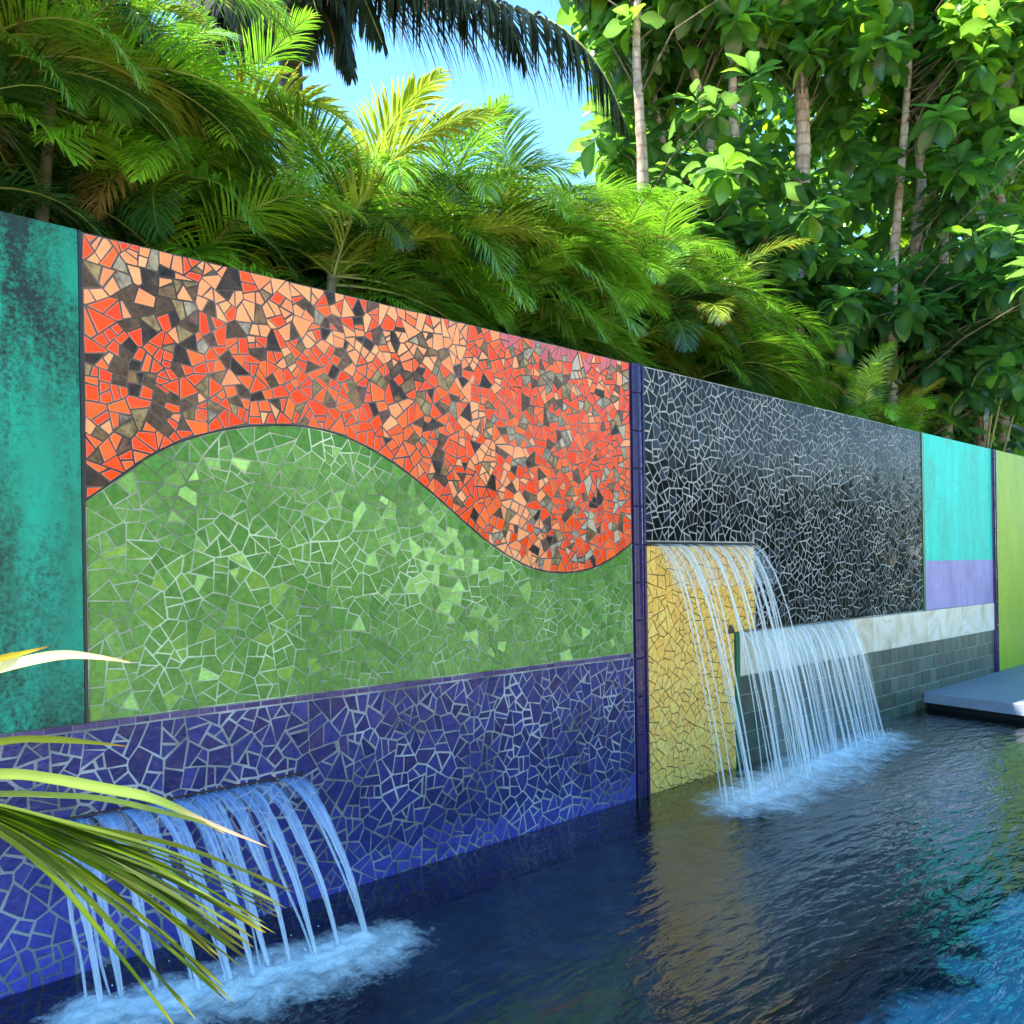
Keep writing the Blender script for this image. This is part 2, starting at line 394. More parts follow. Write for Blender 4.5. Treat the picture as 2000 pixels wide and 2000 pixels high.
def lay_tiles(panel, tiles, mat, colour, seed, limit=300, tilt=0.02, rim=None, bev=.0016):
    """the 300 pieces that show largest are parts of their own, the others one joined part"""
    r = random.Random(seed); items = []
    for q in tiles:
        c, V, F = tile_geo(q, r, tilt=tilt, bev=bev); n = len(V) // 3; col = colour(c[0], c[1], r); rc = rim(col) if rim else col; T = [rc] * (2 * n) + [col] * n
        P = Vector((c[0], 0, c[1])); u, v, z = project(P); dist = (P - CAM).length
        vis = 1.0 if (-20 < u < 2020 and -20 < v < 2020 and c[1] > -0.02) else 0.001
        items.append((vis * abs(area(q)) * (3.8 / dist) / z ** 2, c, V, F, T))
    items.sort(key=lambda a: -a[0])
    for _, c, V, F, col in items[:limit]:
        b = MB(); b.add(V, F, col); b.build('tile', [mat], panel, loc=(c[0], 0, c[1]))
    if items[limit:]:
        b = MB()
        for _, c, V, F, col in items[limit:]: b.add([(x + c[0], y, z + c[1]) for x, y, z in V], F, col)
        o = b.build('small_tiles', [mat], panel); o['kind'] = 'stuff'

def slab(name, poly, y0, y1, m):
    if area(poly) < 0: poly = poly[::-1]
    n = len(poly); b = MB()
    V = [(a[0], y0, a[1]) for a in poly] + [(a[0], y1, a[1]) for a in poly]
    F = [tuple(range(n)), tuple(range(2 * n - 1, n - 1, -1))] + [(i, n + i, n + (i + 1) % n, (i + 1) % n) for i in range(n)]
    b.add(V, F); return b.build(name, [m])
def rect(x0, x1, z0, z1): return [(x0, z0), (x1, z0), (x1, z1), (x0, z1)]
def box_planes(x0, x1, z0, z1): return [(-1, 0, -x0), (1, 0, x1), (0, -1, -z0), (0, 1, z1)]

CX = np.array([1.20, 1.315, 1.406, 1.63, 1.872, 2.136, 2.365, 2.579, 2.807, 3.088, 3.353, 3.597, 3.905, 4.192, 4.556, 4.928, 5.10])
CZ = np.array([1.81, 1.898, 1.966, 2.130, 2.232, 2.290, 2.304, 2.277, 2.198, 2.052, 1.880, 1.731, 1.603, 1.563, 1.608, 1.766, 1.86])
CS = np.gradient(CZ, CX)
def wave(x):
    i = int(np.clip(np.searchsorted(CX, x) - 1, 0, len(CX) - 2)); h = CX[i + 1] - CX[i]; u = (x - CX[i]) / h
    return float((2 * u**3 - 3 * u**2 + 1) * CZ[i] + (u**3 - 2 * u**2 + u) * h * CS[i] + (-2 * u**3 + 3 * u**2) * CZ[i + 1] + (u**3 - u**2) * h * CS[i + 1])
def wave_slope(x): return (wave(x + .004) - wave(x - .004)) / .008

YB, YT = -0.0008, 0.30     # front of the grout bed and back of the wall; tile faces stand at about y = -0.004
XS = [1.322 + (4.908 - 1.322) * i / 60 for i in range(61)]
# --- orange panel
orange = slab('mosaic_panel', [(x, wave(x) + 0.003) for x in XS] + [(4.908, 2.996), (1.322, 2.996)], YB, YT, M_g_or)
tag(orange, 'orange, peach and brown broken tile mosaic above the green wave', 'mosaic panel', 'mosaic panels of the garden wall')
def reg_or(x, z):
    if z < wave(x) + 0.012 or not (1.33 < x < 4.90 and z < 2.985): return None
    s = wave_slope(x); c = -(wave(x) + 0.004 - s * x)
    return 0, box_planes(1.325, 4.905, 0, 2.995) + [(s, -1, c)]
def col_or(x, z, r):
    edge = z - wave(x)
    top = 2.995 - z
    dark_p = (0.31 if x < 3 else 0.29) + 0.30 * nz3(x, z, 1.6, 3)
    if edge < 0.06 or top < 0.045: dark_p = 0.05
    peach = 0.06 + max(0, 1.0 - abs(top - 0.14) / 0.30) * (1 if x < 3.4 else .15) * 0.8  # peach top band and streak partly paint in sky reflection
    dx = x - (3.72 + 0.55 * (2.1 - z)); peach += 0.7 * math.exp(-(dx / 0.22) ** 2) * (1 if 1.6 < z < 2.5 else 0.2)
    q = r.random()
    if q < dark_p:
        w = [(0.040, 0.022, 0.014), (0.095, 0.052, 0.026), (0.19, 0.11, 0.050), (0.25, 0.17, 0.075), (0.28, 0.23, 0.16), (0.13, 0.062, 0.042)]
        wt = [1.6, 1.6, 1.2, .9, .8, .8]
        if x > 3.6: wt = [.5, .7, 1.0, 1.2, 1.6 + (x - 3.6) * 1.4, .5]
        c = r.choices(w, wt)[0]
        if x > 4.2 and r.random() < .35: c = (0.44, 0.36, 0.26)
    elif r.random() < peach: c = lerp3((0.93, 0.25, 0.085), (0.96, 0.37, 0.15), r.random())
    elif top < 0.10 and 3.7 < x < 4.75 and r.random() < .75: c = (0.60, 0.11, 0.13)
    elif r.random() < 0.30: c = (0.92, 0.13, 0.018)
    else: c = lerp3((0.90, 0.052, 0.001), (0.96, 0.080, 0.002), r.random())
    k = r.uniform(.85, 1.12); return tuple(min(.95, a * k) for a in c)
lay_tiles(orange, voronoi_tiles(1.32, 4.91, 1.5, 3.0, 0.118, reg_or, 0.0066, 0.58, .0039, seed=1), M_tile_or, col_or, 5, rim=lambda c: lerp3(c, (0.52, 0.33, 0.27), .75) if c[0] > .5 else c, bev=.0034)

# --- green panel
green = slab('mosaic_panel', rect(1.322, 4.908, 1.003, 1.2)[:2] + [(x, wave(x) - 0.003) for x in XS[::-1]], YB, YT, M_g_gr)
tag(green, 'leaf green broken tile mosaic with a wavy top, under the orange one', 'mosaic panel', 'mosaic panels of the garden wall')
def reg_gr(x, z):
    if z > wave(x) - 0.012 or not (1.33 < x < 4.90 and z > 1.01): return None
    s = wave_slope(x); c = wave(x) - 0.004 - s * x
    return 0, box_planes(1.325, 4.905, 1.006, 3) + [(-s, 1, c)]
def col_gr(x, z, r):
    f = 0.5 + 0.8 * nz3(x, z, 1.3, 5)
    sky_sheen = math.exp(-((x - 3.35) / 0.55) ** 2 - ((z - 1.72) / 0.35) ** 2)  # broad sky highlight painted into the tile colours
    edge = wave(x) - z
    c = lerp3((0.090, 0.225, 0.042), (0.185, 0.355, 0.082), min(1, max(0, f * .6 + r.uniform(-.15, .3))))
    if r.random() < 0.03 + 0.55 * sky_sheen: c = lerp3(c, (0.38, 0.66, 0.18), r.uniform(.35, 1))
    if x < 2.4 and z < 1.7 and r.random() < 0.3: c = lerp3(c, (0.28, 0.46, 0.05), .55 * r.random())
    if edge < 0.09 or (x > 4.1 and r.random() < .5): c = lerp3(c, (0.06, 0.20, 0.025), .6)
    k = r.uniform(.90, 1.10); return tuple(a * k for a in c)
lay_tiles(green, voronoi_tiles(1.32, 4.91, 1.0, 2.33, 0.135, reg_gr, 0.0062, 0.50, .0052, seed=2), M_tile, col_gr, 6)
b = MB()
for i in range(60):
    x, x2 = XS[i], XS[i + 1]; y0, y1 = -0.0065, 0.02
    b.add([(x, y0, wave(x) - .0022), (x2, y0, wave(x2) - .0022), (x2, y0, wave(x2) + .0022), (x, y0, wave(x) + .0022), (x, y1, wave(x) - .0022), (x2, y1, wave(x2) - .0022), (x2, y1, wave(x2) + .0022), (x, y1, wave(x) + .0022)],
          [(0, 1, 2, 3), (3, 2, 6, 7), (0, 4, 5, 1)])
b.build('divider_strip', [M_metal], green)

# --- blue base
blue = slab('mosaic_panel', rect(-0.59, 4.912, -1.1, 1.0), YB, YT, M_g_bl)
tag(blue, 'navy blue broken tile mosaic with pale joints, lowest band at the water', 'mosaic panel', 'mosaic panels of the garden wall')
def reg_bl(x, z):
    if not (-0.3 < x < 4.90 and -0.4 < z < 0.968): return None
    return 0, box_planes(-0.3, 4.906, -0.42, 0.972)
def col_bl(x, z, r):
    low = max(0, min(1, (0.55 - z) / 0.55)) * max(0, min(1, (2.9 - x) / 1.6))  # paler violet at the lower left partly paints in sky reflection
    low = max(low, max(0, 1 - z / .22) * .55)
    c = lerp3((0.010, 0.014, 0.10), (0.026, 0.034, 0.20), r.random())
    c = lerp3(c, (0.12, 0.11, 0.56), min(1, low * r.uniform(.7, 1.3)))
    if z > 0.975: c = lerp3((0.035, 0.022, 0.12), (0.10, 0.065, 0.20), r.random())
    return c
tl = voronoi_tiles(-0.3, 4.91, -0.42, 0.975, 0.135, reg_bl, 0.0092, 0.50, .0060, seed=3, gvar=.5)
x = -0.3
while x < 4.87:
    w = rng.uniform(.06, .11); tl.append([(x + .003, .977), (min(x + w, 4.904) - .003, .977), (min(x + w, 4.904) - .003, .998), (x + .003, .998)]); x += w
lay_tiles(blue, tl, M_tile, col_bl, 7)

# --- black panel (steps down round the yellow one)
black = slab('mosaic_panel', [(5.056, 1.768), (6.514, 1.768), (6.514, 1.058), (10.006, 1.058), (10.006, 2.996), (5.056, 2.996)], YB, YT, M_g_bk)
tag(black, 'glossy black broken tile mosaic with grey joints right of the indigo post', 'mosaic panel', 'mosaic panels of the garden wall')
def reg_bk(x, z):
    if not (5.066 < x < 9.995 and z < 2.99): return None
    if x < 6.512:
        return (0, box_planes(5.058, 6.513 if z < 1.86 else 10.0, 1.772, 2.995)) if z > 1.78 else None
    return (0, box_planes(6.519 if z < 1.92 else 5.06, 10.003, 1.062 if z < 1.9 or x > 6.7 else 1.772, 2.995)) if z > 1.07 else None
def col_bk(x, z, r):
    k = r.random(); return lerp3((0.004, 0.005, 0.007), (0.014, 0.017, 0.022), k) if r.random() < .9 else (0.03, 0.04, 0.06)
lay_tiles(black, voronoi_tiles(5.05, 10.01, 1.05, 3.0, 0.130, reg_bk, 0.0100, 0.50, .0056, seed=4), M_tile_blk, col_bk, 8, tilt=.013)

# --- yellow panel
yellow = slab('mosaic_panel', [(5.056, -1.1), (6.196, -1.1), (6.196, 1.056), (6.512, 1.056), (6.512, 1.760), (5.056, 1.760)], YB, YT, M_g_ye)
tag(yellow, 'pale yellow broken tile mosaic with dark joints behind the tall waterfall', 'mosaic panel', 'mosaic panels of the garden wall')
def reg_ye(x, z):
    if x < 5.066 or z > 1.735 or z < -.38: return None
    if z > 1.066: return (0, box_planes(5.058, 6.508 if z > 1.14 or x > 6.2 else 6.19, 1.06 if x > 6.12 else -.4, 1.742)) if x < 6.50 else None
    return (0, box_planes(5.058, 6.192, -0.4, 1.742 if x < 6.1 else 1.056)) if x < 6.185 else None
def col_ye(x, z, r):
    c = lerp3((0.98, 0.555, 0.115), (0.98, 0.635, 0.165), r.random()); k = r.uniform(.9, 1.06); return tuple(min(.95, a * k) for a in c)
lay_tiles(yellow, voronoi_tiles(5.05, 6.52, -.4, 1.76, 0.125, reg_ye, 0.0054, 0.55, .0060, seed=5), M_tile, col_ye, 9)

# ------------------------------------------------------------------ plain panels, trims, stone band, slate base
o = slab('patina_panel', rect(-3.0, 1.306, 1.003, 3.0), -0.006, YT, M_pat1)
tag(o, 'dark teal patina panel with black stains, left of the orange mosaic', 'wall panel', 'coloured panels of the garden wall')
b = MB(); b.box((1.3075, -0.010, 1.004), (1.3205, 0.2, 2.998)); b.build('edge_strip', [M_metal], o)
o = slab('left_base', rect(-3.0, -0.592, 0.0, 1.0), 0.0, YT, M_g_bl); o.name = 'wall_base'; tag(o, kind='structure')
o = slab('turquoise_panel', rect(10.07, 12.272, 1.5995, 2.996), -0.004, YT, M_pat2)
tag(o, 'bright turquoise panel with faint brown streaks above the lavender one', 'wall panel', 'coloured panels of the garden wall')
o = slab('lavender_panel', rect(10.07, 12.272, 1.058, 1.599), -0.005, YT, M_lav)
tag(o, 'small mottled lavender panel between turquoise panel and marble band', 'wall panel', 'coloured panels of the garden wall')
o = slab('lime_wall', rect(12.425, 19.0, -1.1, 3.0), -0.006, YT, M_lime)
tag(o, 'plain lime green plastered wall beyond the deck at the far right', 'wall', 'coloured panels of the garden wall')

def rod_tile(x0, x1, z0, z1, proud, n=7):
    b = MB(); V = []; F = []; xc, hw = (x0 + x1) / 2, (x1 - x0) / 2
    sec = [(x0, 0.02)] + [(xc - hw * math.cos(PI * i / n), -proud * math.sin(PI * i / n) ** 0.75 if 0 < i < n else 0.0) for i in range(n + 1)] + [(x1, 0.02)]
    m = len(sec)
    for z, sc in ((z0, .94), (z0 + .004, 1), (z1 - .004, 1), (z1, .94)):
        for x, y in sec: V.append((xc + (x - xc) * sc, y if y > 0 else y * sc, z))
    for k in range(3):
        for i in range(m - 1): F.append((k * m + i, k * m + i + 1, (k + 1) * m + i + 1, (k + 1) * m + i))
    F += [tuple(range(m))[::-1], tuple(3 * m + i for i in range(m))]
    c0 = rng.uniform(.85, 1.15); b.add(V, F, (0.020 * c0, 0.010 * c0, 0.085 * c0)); return b
def trim_post(cols, z0, h, label, proud, x0, x1):
    root = slab('trim_post', rect(x0, x1, -1.1, 2.998), 0.004, YT, M_g_in)
    tag(root, label, 'trim post', 'indigo trim posts of the garden wall')
    z = z0
    while z < 2.99:
        z2 = min(z + h, 2.998)
        for a, c in cols: rod_tile(a, c, z + .003, z2 - .003, proud).build('trim_tile', [M_tile_ind], root, smooth=False)
        z = z2
M_tile_ind = mat_tile('indigo_tile', 0.16, 0.35, 0.25, 0.3)
trim_post([(4.918, 4.944), (4.948, 5.022), (5.026, 5.052)], -0.35, 0.262, 'tall indigo tiled post between the orange and black mosaics', 0.028, 4.913, 5.054)
trim_post([(12.285, 12.350), (12.352, 12.415)], 0.17, 0.30, 'thin dark indigo post between turquoise panel and lime wall', 0.03, 12.275, 12.422)
M_gtrim = mat_plain('green_glaze', (0.01, 0.14, 0.07), 0.3, 0.3, 12)
def green_trim(x0, x1, z0, z1, label):
    root = MB(); root.box((x0, -0.014, z0), (x1, 0.2, z1)); o = root.build('trim_strip', [M_gtrim]); tag(o, label, 'trim strip', 'narrow green trim strips')
green_trim(10.012, 10.064, 1.06, 2.996, 'narrow dark green strip between the black mosaic and turquoise panel')
green_trim(6.202, 6.256, -0.6, 1.055, 'narrow dark green strip where slate tiles meet the yellow mosaic')

band = slab('marble_band', rect(6.262, 12.272, 0.712, 1.052), 0.006, YT, M_g_gy)
tag(band, 'band of white and cream marble slabs under the black mosaic', 'stone band')
js = [6.262, 7.02, 7.62, 8.30, 8.72, 9.15, 9.72, 10.11, 10.62, 11.16, 11.92, 12.272]
for i in range(len(js) - 1):
    b = MB(); x0, x1 = js[i] + .0015, js[i + 1] - .0015; y = -0.014 + rng.uniform(-.0012, .0012)
    b.add([(x0, .03, .712), (x1, .03, .712), (x1, .03, 1.053), (x0, .03, 1.053), (x0, y + .002, .712), (x1, y + .002, .712), (x1, y + .002, 1.053), (x0, y + .002, 1.053),
           (x0 + .002, y, .714), (x1 - .002, y, .714), (x1 - .002, y, 1.051), (x0 + .002, y, 1.051)],
          [(0, 1, 5, 4), (1, 2, 6, 5), (2, 3, 7, 6), (3, 0, 4, 7), (4, 5, 9, 8), (5, 6, 10, 9), (6, 7, 11, 10), (7, 4, 8, 11), (8, 9, 10, 11)])
    b.build('slab', [M_marble], band)
slate = slab('slate_base', rect(6.262, 12.272, -1.1, 0.708), YB, YT, M_g_gy)
tag(slate, 'low base of grey green slate tiles in courses above the water', 'tiled base')
def rect_tile(x0, x1, z0, z1, parent, mat, col, r):
    c, V, F = tile_geo([(x0, z0), (x1, z0), (x1, z1), (x0, z1)], r, tilt=.008, proud=.006, depth=.011)
    b = MB(); b.add(V, F, col); b.build('tile', [mat], parent, loc=(c[0], 0, c[1]))
z = .706; row = 0
while z > -0.2:
    z2 = z - .150; x = 6.264 - (0.10 if row % 2 else 0)
    while x < 12.26:
        w = .205; a, c = max(x, 6.265), min(x + w, 12.27)
        k = rng.uniform(.6, 1.25); col = lerp3((0.065 * k, 0.115 * k, 0.090 * k), (0.12 * k, 0.135 * k, 0.095 * k), rng.random())
        if c - a > .03: rect_tile(a + .005, c - .005, z2 + .005, z - .004, slate, M_slate, col, rng)
        x += w
    z = z2; row += 1

# ------------------------------------------------------------------ deck
deck = empty('pool_deck', (9.96, 0, 0))
tag(deck, 'low blue grey timber deck at the foot of the lime wall', 'deck')
SH = -0.26   # the boards run out from the wall at a slight angle
def board(x, w, name='plank'):
    b = MB(); y0, y1, z0, z1 = -0.012, -3.3, 0.135, 0.178
    def X(y): return SH * (-y)
    a, c = x + .003, x + w - .003; e = .004
    V = [(a + X(y0), y0, z0), (c + X(y0), y0, z0), (c + X(y1), y1, z0), (a + X(y1), y1, z0),
         (a + X(y0), y0, z1 - e), (c + X(y0), y0, z1 - e), (c + X(y1), y1, z1 - e), (a + X(y1), y1, z1 - e),
         (a + e + X(y0), y0, z1), (c - e + X(y0), y0, z1), (c - e + X(y1), y1, z1), (a + e + X(y1), y1, z1)]
    b.add(V, [(0, 1, 2, 3), (0, 4, 5, 1), (1, 5, 6, 2), (2, 6, 7, 3), (3, 7, 4, 0), (4, 8, 9, 5), (5, 9, 10, 6), (6, 10, 11, 7), (7, 11, 8, 4), (8, 11, 10, 9)])
    b.build(name, [M_deck], deck)
for i in range(46): board(0.03 + i * .145, .145)
b = MB(); a = 0.0
b.add([(a, -.012, .07), (a + .028, -.012, .07), (a + .028, -.012, .176), (a, -.012, .176), (a + SH * 3.3, -3.3, .07), (a + .028 + SH * 3.3, -3.3, .07), (a + .028 + SH * 3.3, -3.3, .176), (a + SH * 3.3, -3.3, .176)],
      [(0, 1, 2, 3), (0, 3, 7, 4), (3, 2, 6, 7), (0, 4, 5, 1), (1, 5, 6, 2), (4, 7, 6, 5)])
b.build('fascia', [M_deckside], deck)
b = MB()
for y in (-.6, -1.6, -2.6): b.box((.35 + SH * -y, y - .05, -1.15), (.45 + SH * -y, y + .05, .134))
b.add([(.06, -.02, -.5), (.06 + SH * 3.28, -3.28, -.5), (.06 + SH * 3.28, -3.28, .132), (.06, -.02, .132)], [(0, 1, 2, 3)])  # dark sheet standing in for the shade in the gap under the deck
b.build('joist_and_shade', [M_metal], deck)

# ------------------------------------------------------------------ spillways and falling water
def spill(x0, x1, z, label):
    b = MB(); b.box((x0, -0.016, z - .004), (x1, 0.05, z + .004)); b.box((x0, -0.009, z + .012), (x1, 0.05, z + .019))
    b.box((x0, 0.012, z + .004), (x1, 0.05, z + .012))
    b.box((x0 - .004, -0.010, z - .004), (x0, 0.05, z + .019)); b.box((x1, -0.010, z - .004), (x1 + .004, 0.05, z + .019))
    tag(b.build('spillway', [M_metal]), label, 'spillway', 'slot spillways in the wall')
spill(1.16, 2.30, .615, 'long dark slot spillway in the navy mosaic')
spill(5.062, 6.506, 1.746, 'dark slot spillway along the top edge of the yellow mosaic')
spill(6.27, 8.20, 1.056, 'dark slot spillway along the top of the marble band')

def stream_pts(x, z0, v, zend, n, dx=0.0, y0=-0.012):
    T = math.sqrt(2 * (z0 - zend) / 9.81)
    return [(x + dx * (i / n), y0 - v * T * (i / n), z0 - 4.905 * (T * i / n) ** 2) for i in range(n + 1)]
def stream(x, z0, v, w0, w1, t0, t1, dx=0.0, zend=-0.03, n=16, pw=0.8, r=rng, wig=1.0):
    P = [Vector(p) for p in stream_pts(x, z0, v, zend, n, dx)]; V = []; F = []; T = []; m = 10
    ph, off = r.uniform(0, 9), r.uniform(0, 50)
    for i, p in enumerate(P):
        s = i / n; w = w1 + (w0 - w1) * (1 - s) ** pw; th = t1 + (t0 - t1) * (1 - s) ** .7
        w *= 1 + .22 * noise.noise(Vector((ph, s * 7, 1))) + .35 * s * noise.noise(Vector((ph, s * 19, 5))); th *= 1 + .3 * s * noise.noise(Vector((ph, s * 17, 9)))
        p = p + Vector((.05 * wig * s * noise.noise(Vector((ph, s * 2.6, 3))), .06 * wig * s * noise.noise(Vector((ph, s * 2.2, 8))), 0))
        tg = (P[min(i + 1, n)] - P[max(i - 1, 0)]).normalized(); nm = tg.cross(Vector((1, 0, 0))).normalized()
        for k in range(m):
            q = 2 * PI * k / m
            V.append(tuple(p + Vector((1, 0, 0)) * (w / 2 * math.cos(q)) + nm * (th / 2 * math.sin(q)))); T.append((off + .12 * math.cos(q), s + off, s))
    for i in range(n):
        for k in range(m): F.append((i * m + k, i * m + (k + 1) % m, (i + 1) * m + (k + 1) % m, (i + 1) * m + k))
    b = MB(); b.add(V, F, T); return b
def film(x0, x1, z0, v, s1, nx, r, contract=0.0, zend=-.03):
    b = MB(); V = []; F = []; T = []; ny = 10
    for j in range(ny + 1):
        s = s1 * j / ny
        for i in range(nx + 1):
            u = i / nx; x = x0 + (x1 - x0) * u; vv = v * (1 + .05 * noise.noise(Vector((x * 9, 3, s * 3))))
            Tt = math.sqrt(2 * (z0 - zend) / 9.81) * s
            V.append((x, -.013 - vv * Tt, z0 + .003 - 4.905 * Tt * Tt)); T.append((u * (x1 - x0), s, 0))
    for j in range(ny):
        for i in range(nx): a = j * (nx + 1) + i; F.append((a, a + 1, a + nx + 2, a + nx + 1))
    b.add(V, F, T); return b

fall = empty('waterfall', (1.73, 0, .615)); tag(fall, 'bluish fan of separate water jets pouring over the navy mosaic', 'waterfall', 'waterfalls from the wall')
def part(b, name, m, root, smooth=True):
    l = root.location; b.V = [(x - l.x, y - l.y, z - l.z) for x, y, z in b.V]; return b.build(name, [m], root, smooth)
r = random.Random(4)
land = [2.27, 2.12, 2.02, 1.915, 1.825, 1.735, 1.635, 1.53, 1.42, 1.30, 1.22]
vy = [1.62, 1.64, 1.58, 1.50, 1.44, 1.55, 1.58, 1.42, 1.05, .92, .95]
for x, v in zip(land, vy):
    part(stream(x - .045, .620, v, .098, .015, .010, .010, .045, pw=1.05, n=22, r=r, wig=.5), 'stream', M_fall_a, fall)
    if r.random() < .4: part(stream(x - .075 + r.uniform(-.01, .01), .620, v * .94, .035, .008, .008, .007, .05, pw=1.0, n=16, r=r), 'stream', M_fall_a, fall)
part(film(1.17, 2.29, .617, 1.5, .30, 60, r), 'water_sheet', M_sheet, fall)

fall = empty('waterfall', (5.78, 0, 1.746)); tag(fall, 'tall veil of thin water strands falling in front of the yellow mosaic', 'waterfall', 'waterfalls from the wall')
for i in range(22):
    x = 5.10 + 1.38 * (i + r.uniform(-.3, 1.3)) / 22
    v = .78 + .24 * r.random()
    part(stream(x, 1.75, v, r.uniform(.025, .06), r.uniform(.005, .018), .008, .007, r.uniform(-.04, .05), pw=1.6, n=26, r=r, wig=.6), 'stream', M_fall_b, fall)
part(film(5.07, 6.50, 1.747, .9, .42, 70, r), 'water_sheet', M_sheet, fall)

fall = empty('waterfall', (7.23, 0, 1.056)); tag(fall, 'wide curtain of white water strands pouring over the marble band', 'waterfall', 'waterfalls from the wall')
for i in range(50):
    x = 6.28 + 1.88 * (i + r.uniform(-.4, 1.4)) / 50
    v = .55 + .24 * r.random()
    part(stream(x, 1.06, v, r.uniform(.03, .08), r.uniform(.006, .034), .009, .008, r.uniform(-.03, .045), pw=1.4, n=24, r=r, wig=.6), 'stream', M_fall_b, fall)
part(film(6.28, 8.19, 1.057, .66, .97, 80, r), 'water_sheet', M_sheet, fall)

def foam(name, pts, wid, label, hgt=.03, seed=0):
    """churned white water: a low lumpy mound over the line where the jets land"""
    b = MB(); V = []; F = []; T = []; n = 90; m = 46
    for j in range(m + 1):
        for i in range(n + 1):
            s = i / n; k = s * (len(pts) - 1); a = min(int(k), len(pts) - 2); f = k - a
            cx = pts[a][0] * (1 - f) + pts[a + 1][0] * f; cy = pts[a][1] * (1 - f) + pts[a + 1][1] * f; w = wid[a] * (1 - f) + wid[a + 1] * f
            q = -1 + 2 * j / m
            x, y = cx, cy + w * q - .06 * 0
            qq = (q - .25) / (.75 if q > .25 else 1.25)          # thickest where the jets land, thinning away from the wall
            fall_ = max(0, 1 - abs(qq) ** 1.3) * min(1, s / .2, (1 - s) / .2) ** .7
            z = .005 + hgt * fall_ * max(0, .4 + 1.1 * noise.fractal(Vector((x * 7, y * 9, seed)), 1.0, 2.0, 5))
            V.append((x, y, z)); T.append((fall_,) * 3)
    for j in range(m):
        for i in range(n): a = j * (n + 1) + i; F.append((a, a + 1, a + n + 2, a + n + 1))
    b.add(V, F, T); o = b.build(name, [M_foam], smooth=True); tag(o, label, 'foam', kind='stuff')
foam('foam', [(.85, -.46), (1.15, -.50), (1.5, -.62), (1.85, -.68), (2.25, -.68), (2.65, -.68)], [.32, .38, .44, .44, .38, .28], 'pale blue foam where the near jets hit the water', .03, 1)
foam('foam', [(4.7, -.72), (5.2, -.70), (6.0, -.62), (6.6, -.56), (7.4, -.48), (8.1, -.40), (8.7, -.40)], [.36, .52, .62, .62, .56, .46, .30], 'white foam under the far waterfalls by the yellow mosaic', .03, 2)

def spray(n, fn, label, seed):
    r = random.Random(seed); b = MB()
    for _ in range(n):
        x, y, z = fn(r); a = r.uniform(.0010, .0040); V = [(x + a, y, z), (x - a, y, z), (x, y + a, z), (x, y - a, z), (x, y, z + a * 1.3), (x, y, z - a * 1.3)]
        b.add(V, [(0, 2, 4), (2, 1, 4), (1, 3, 4), (3, 0, 4), (2, 0, 5), (1, 2, 5), (3, 1, 5), (0, 3, 5)], (1, 1, 1))
    tag(b.build('spray', [M_drop], smooth=True), label, 'spray', kind='stuff')
_t = NT('droplets'); M_drop = _t.done(_t.bsdf(Base_Color=(.75, .85, .95), Roughness=.1))
def sp1(r):
    x, v = r.choice(list(zip(land, vy))); return (x + r.gauss(0, .05), -.356 * v + r.gauss(-.03, .07), abs(r.gauss(.012, .035)))
def sp2(r):
    x = r.uniform(5.1, 8.25); return (x + r.gauss(0, .05), (-.52 if x < 6.4 else -.32) + r.gauss(-.05, .10), abs(r.gauss(.012, .045)))
spray(220, sp1, 'fine drops thrown up where the near jets land', 1)
spray(900, sp2, 'fine drops thrown up under the far waterfalls', 2)

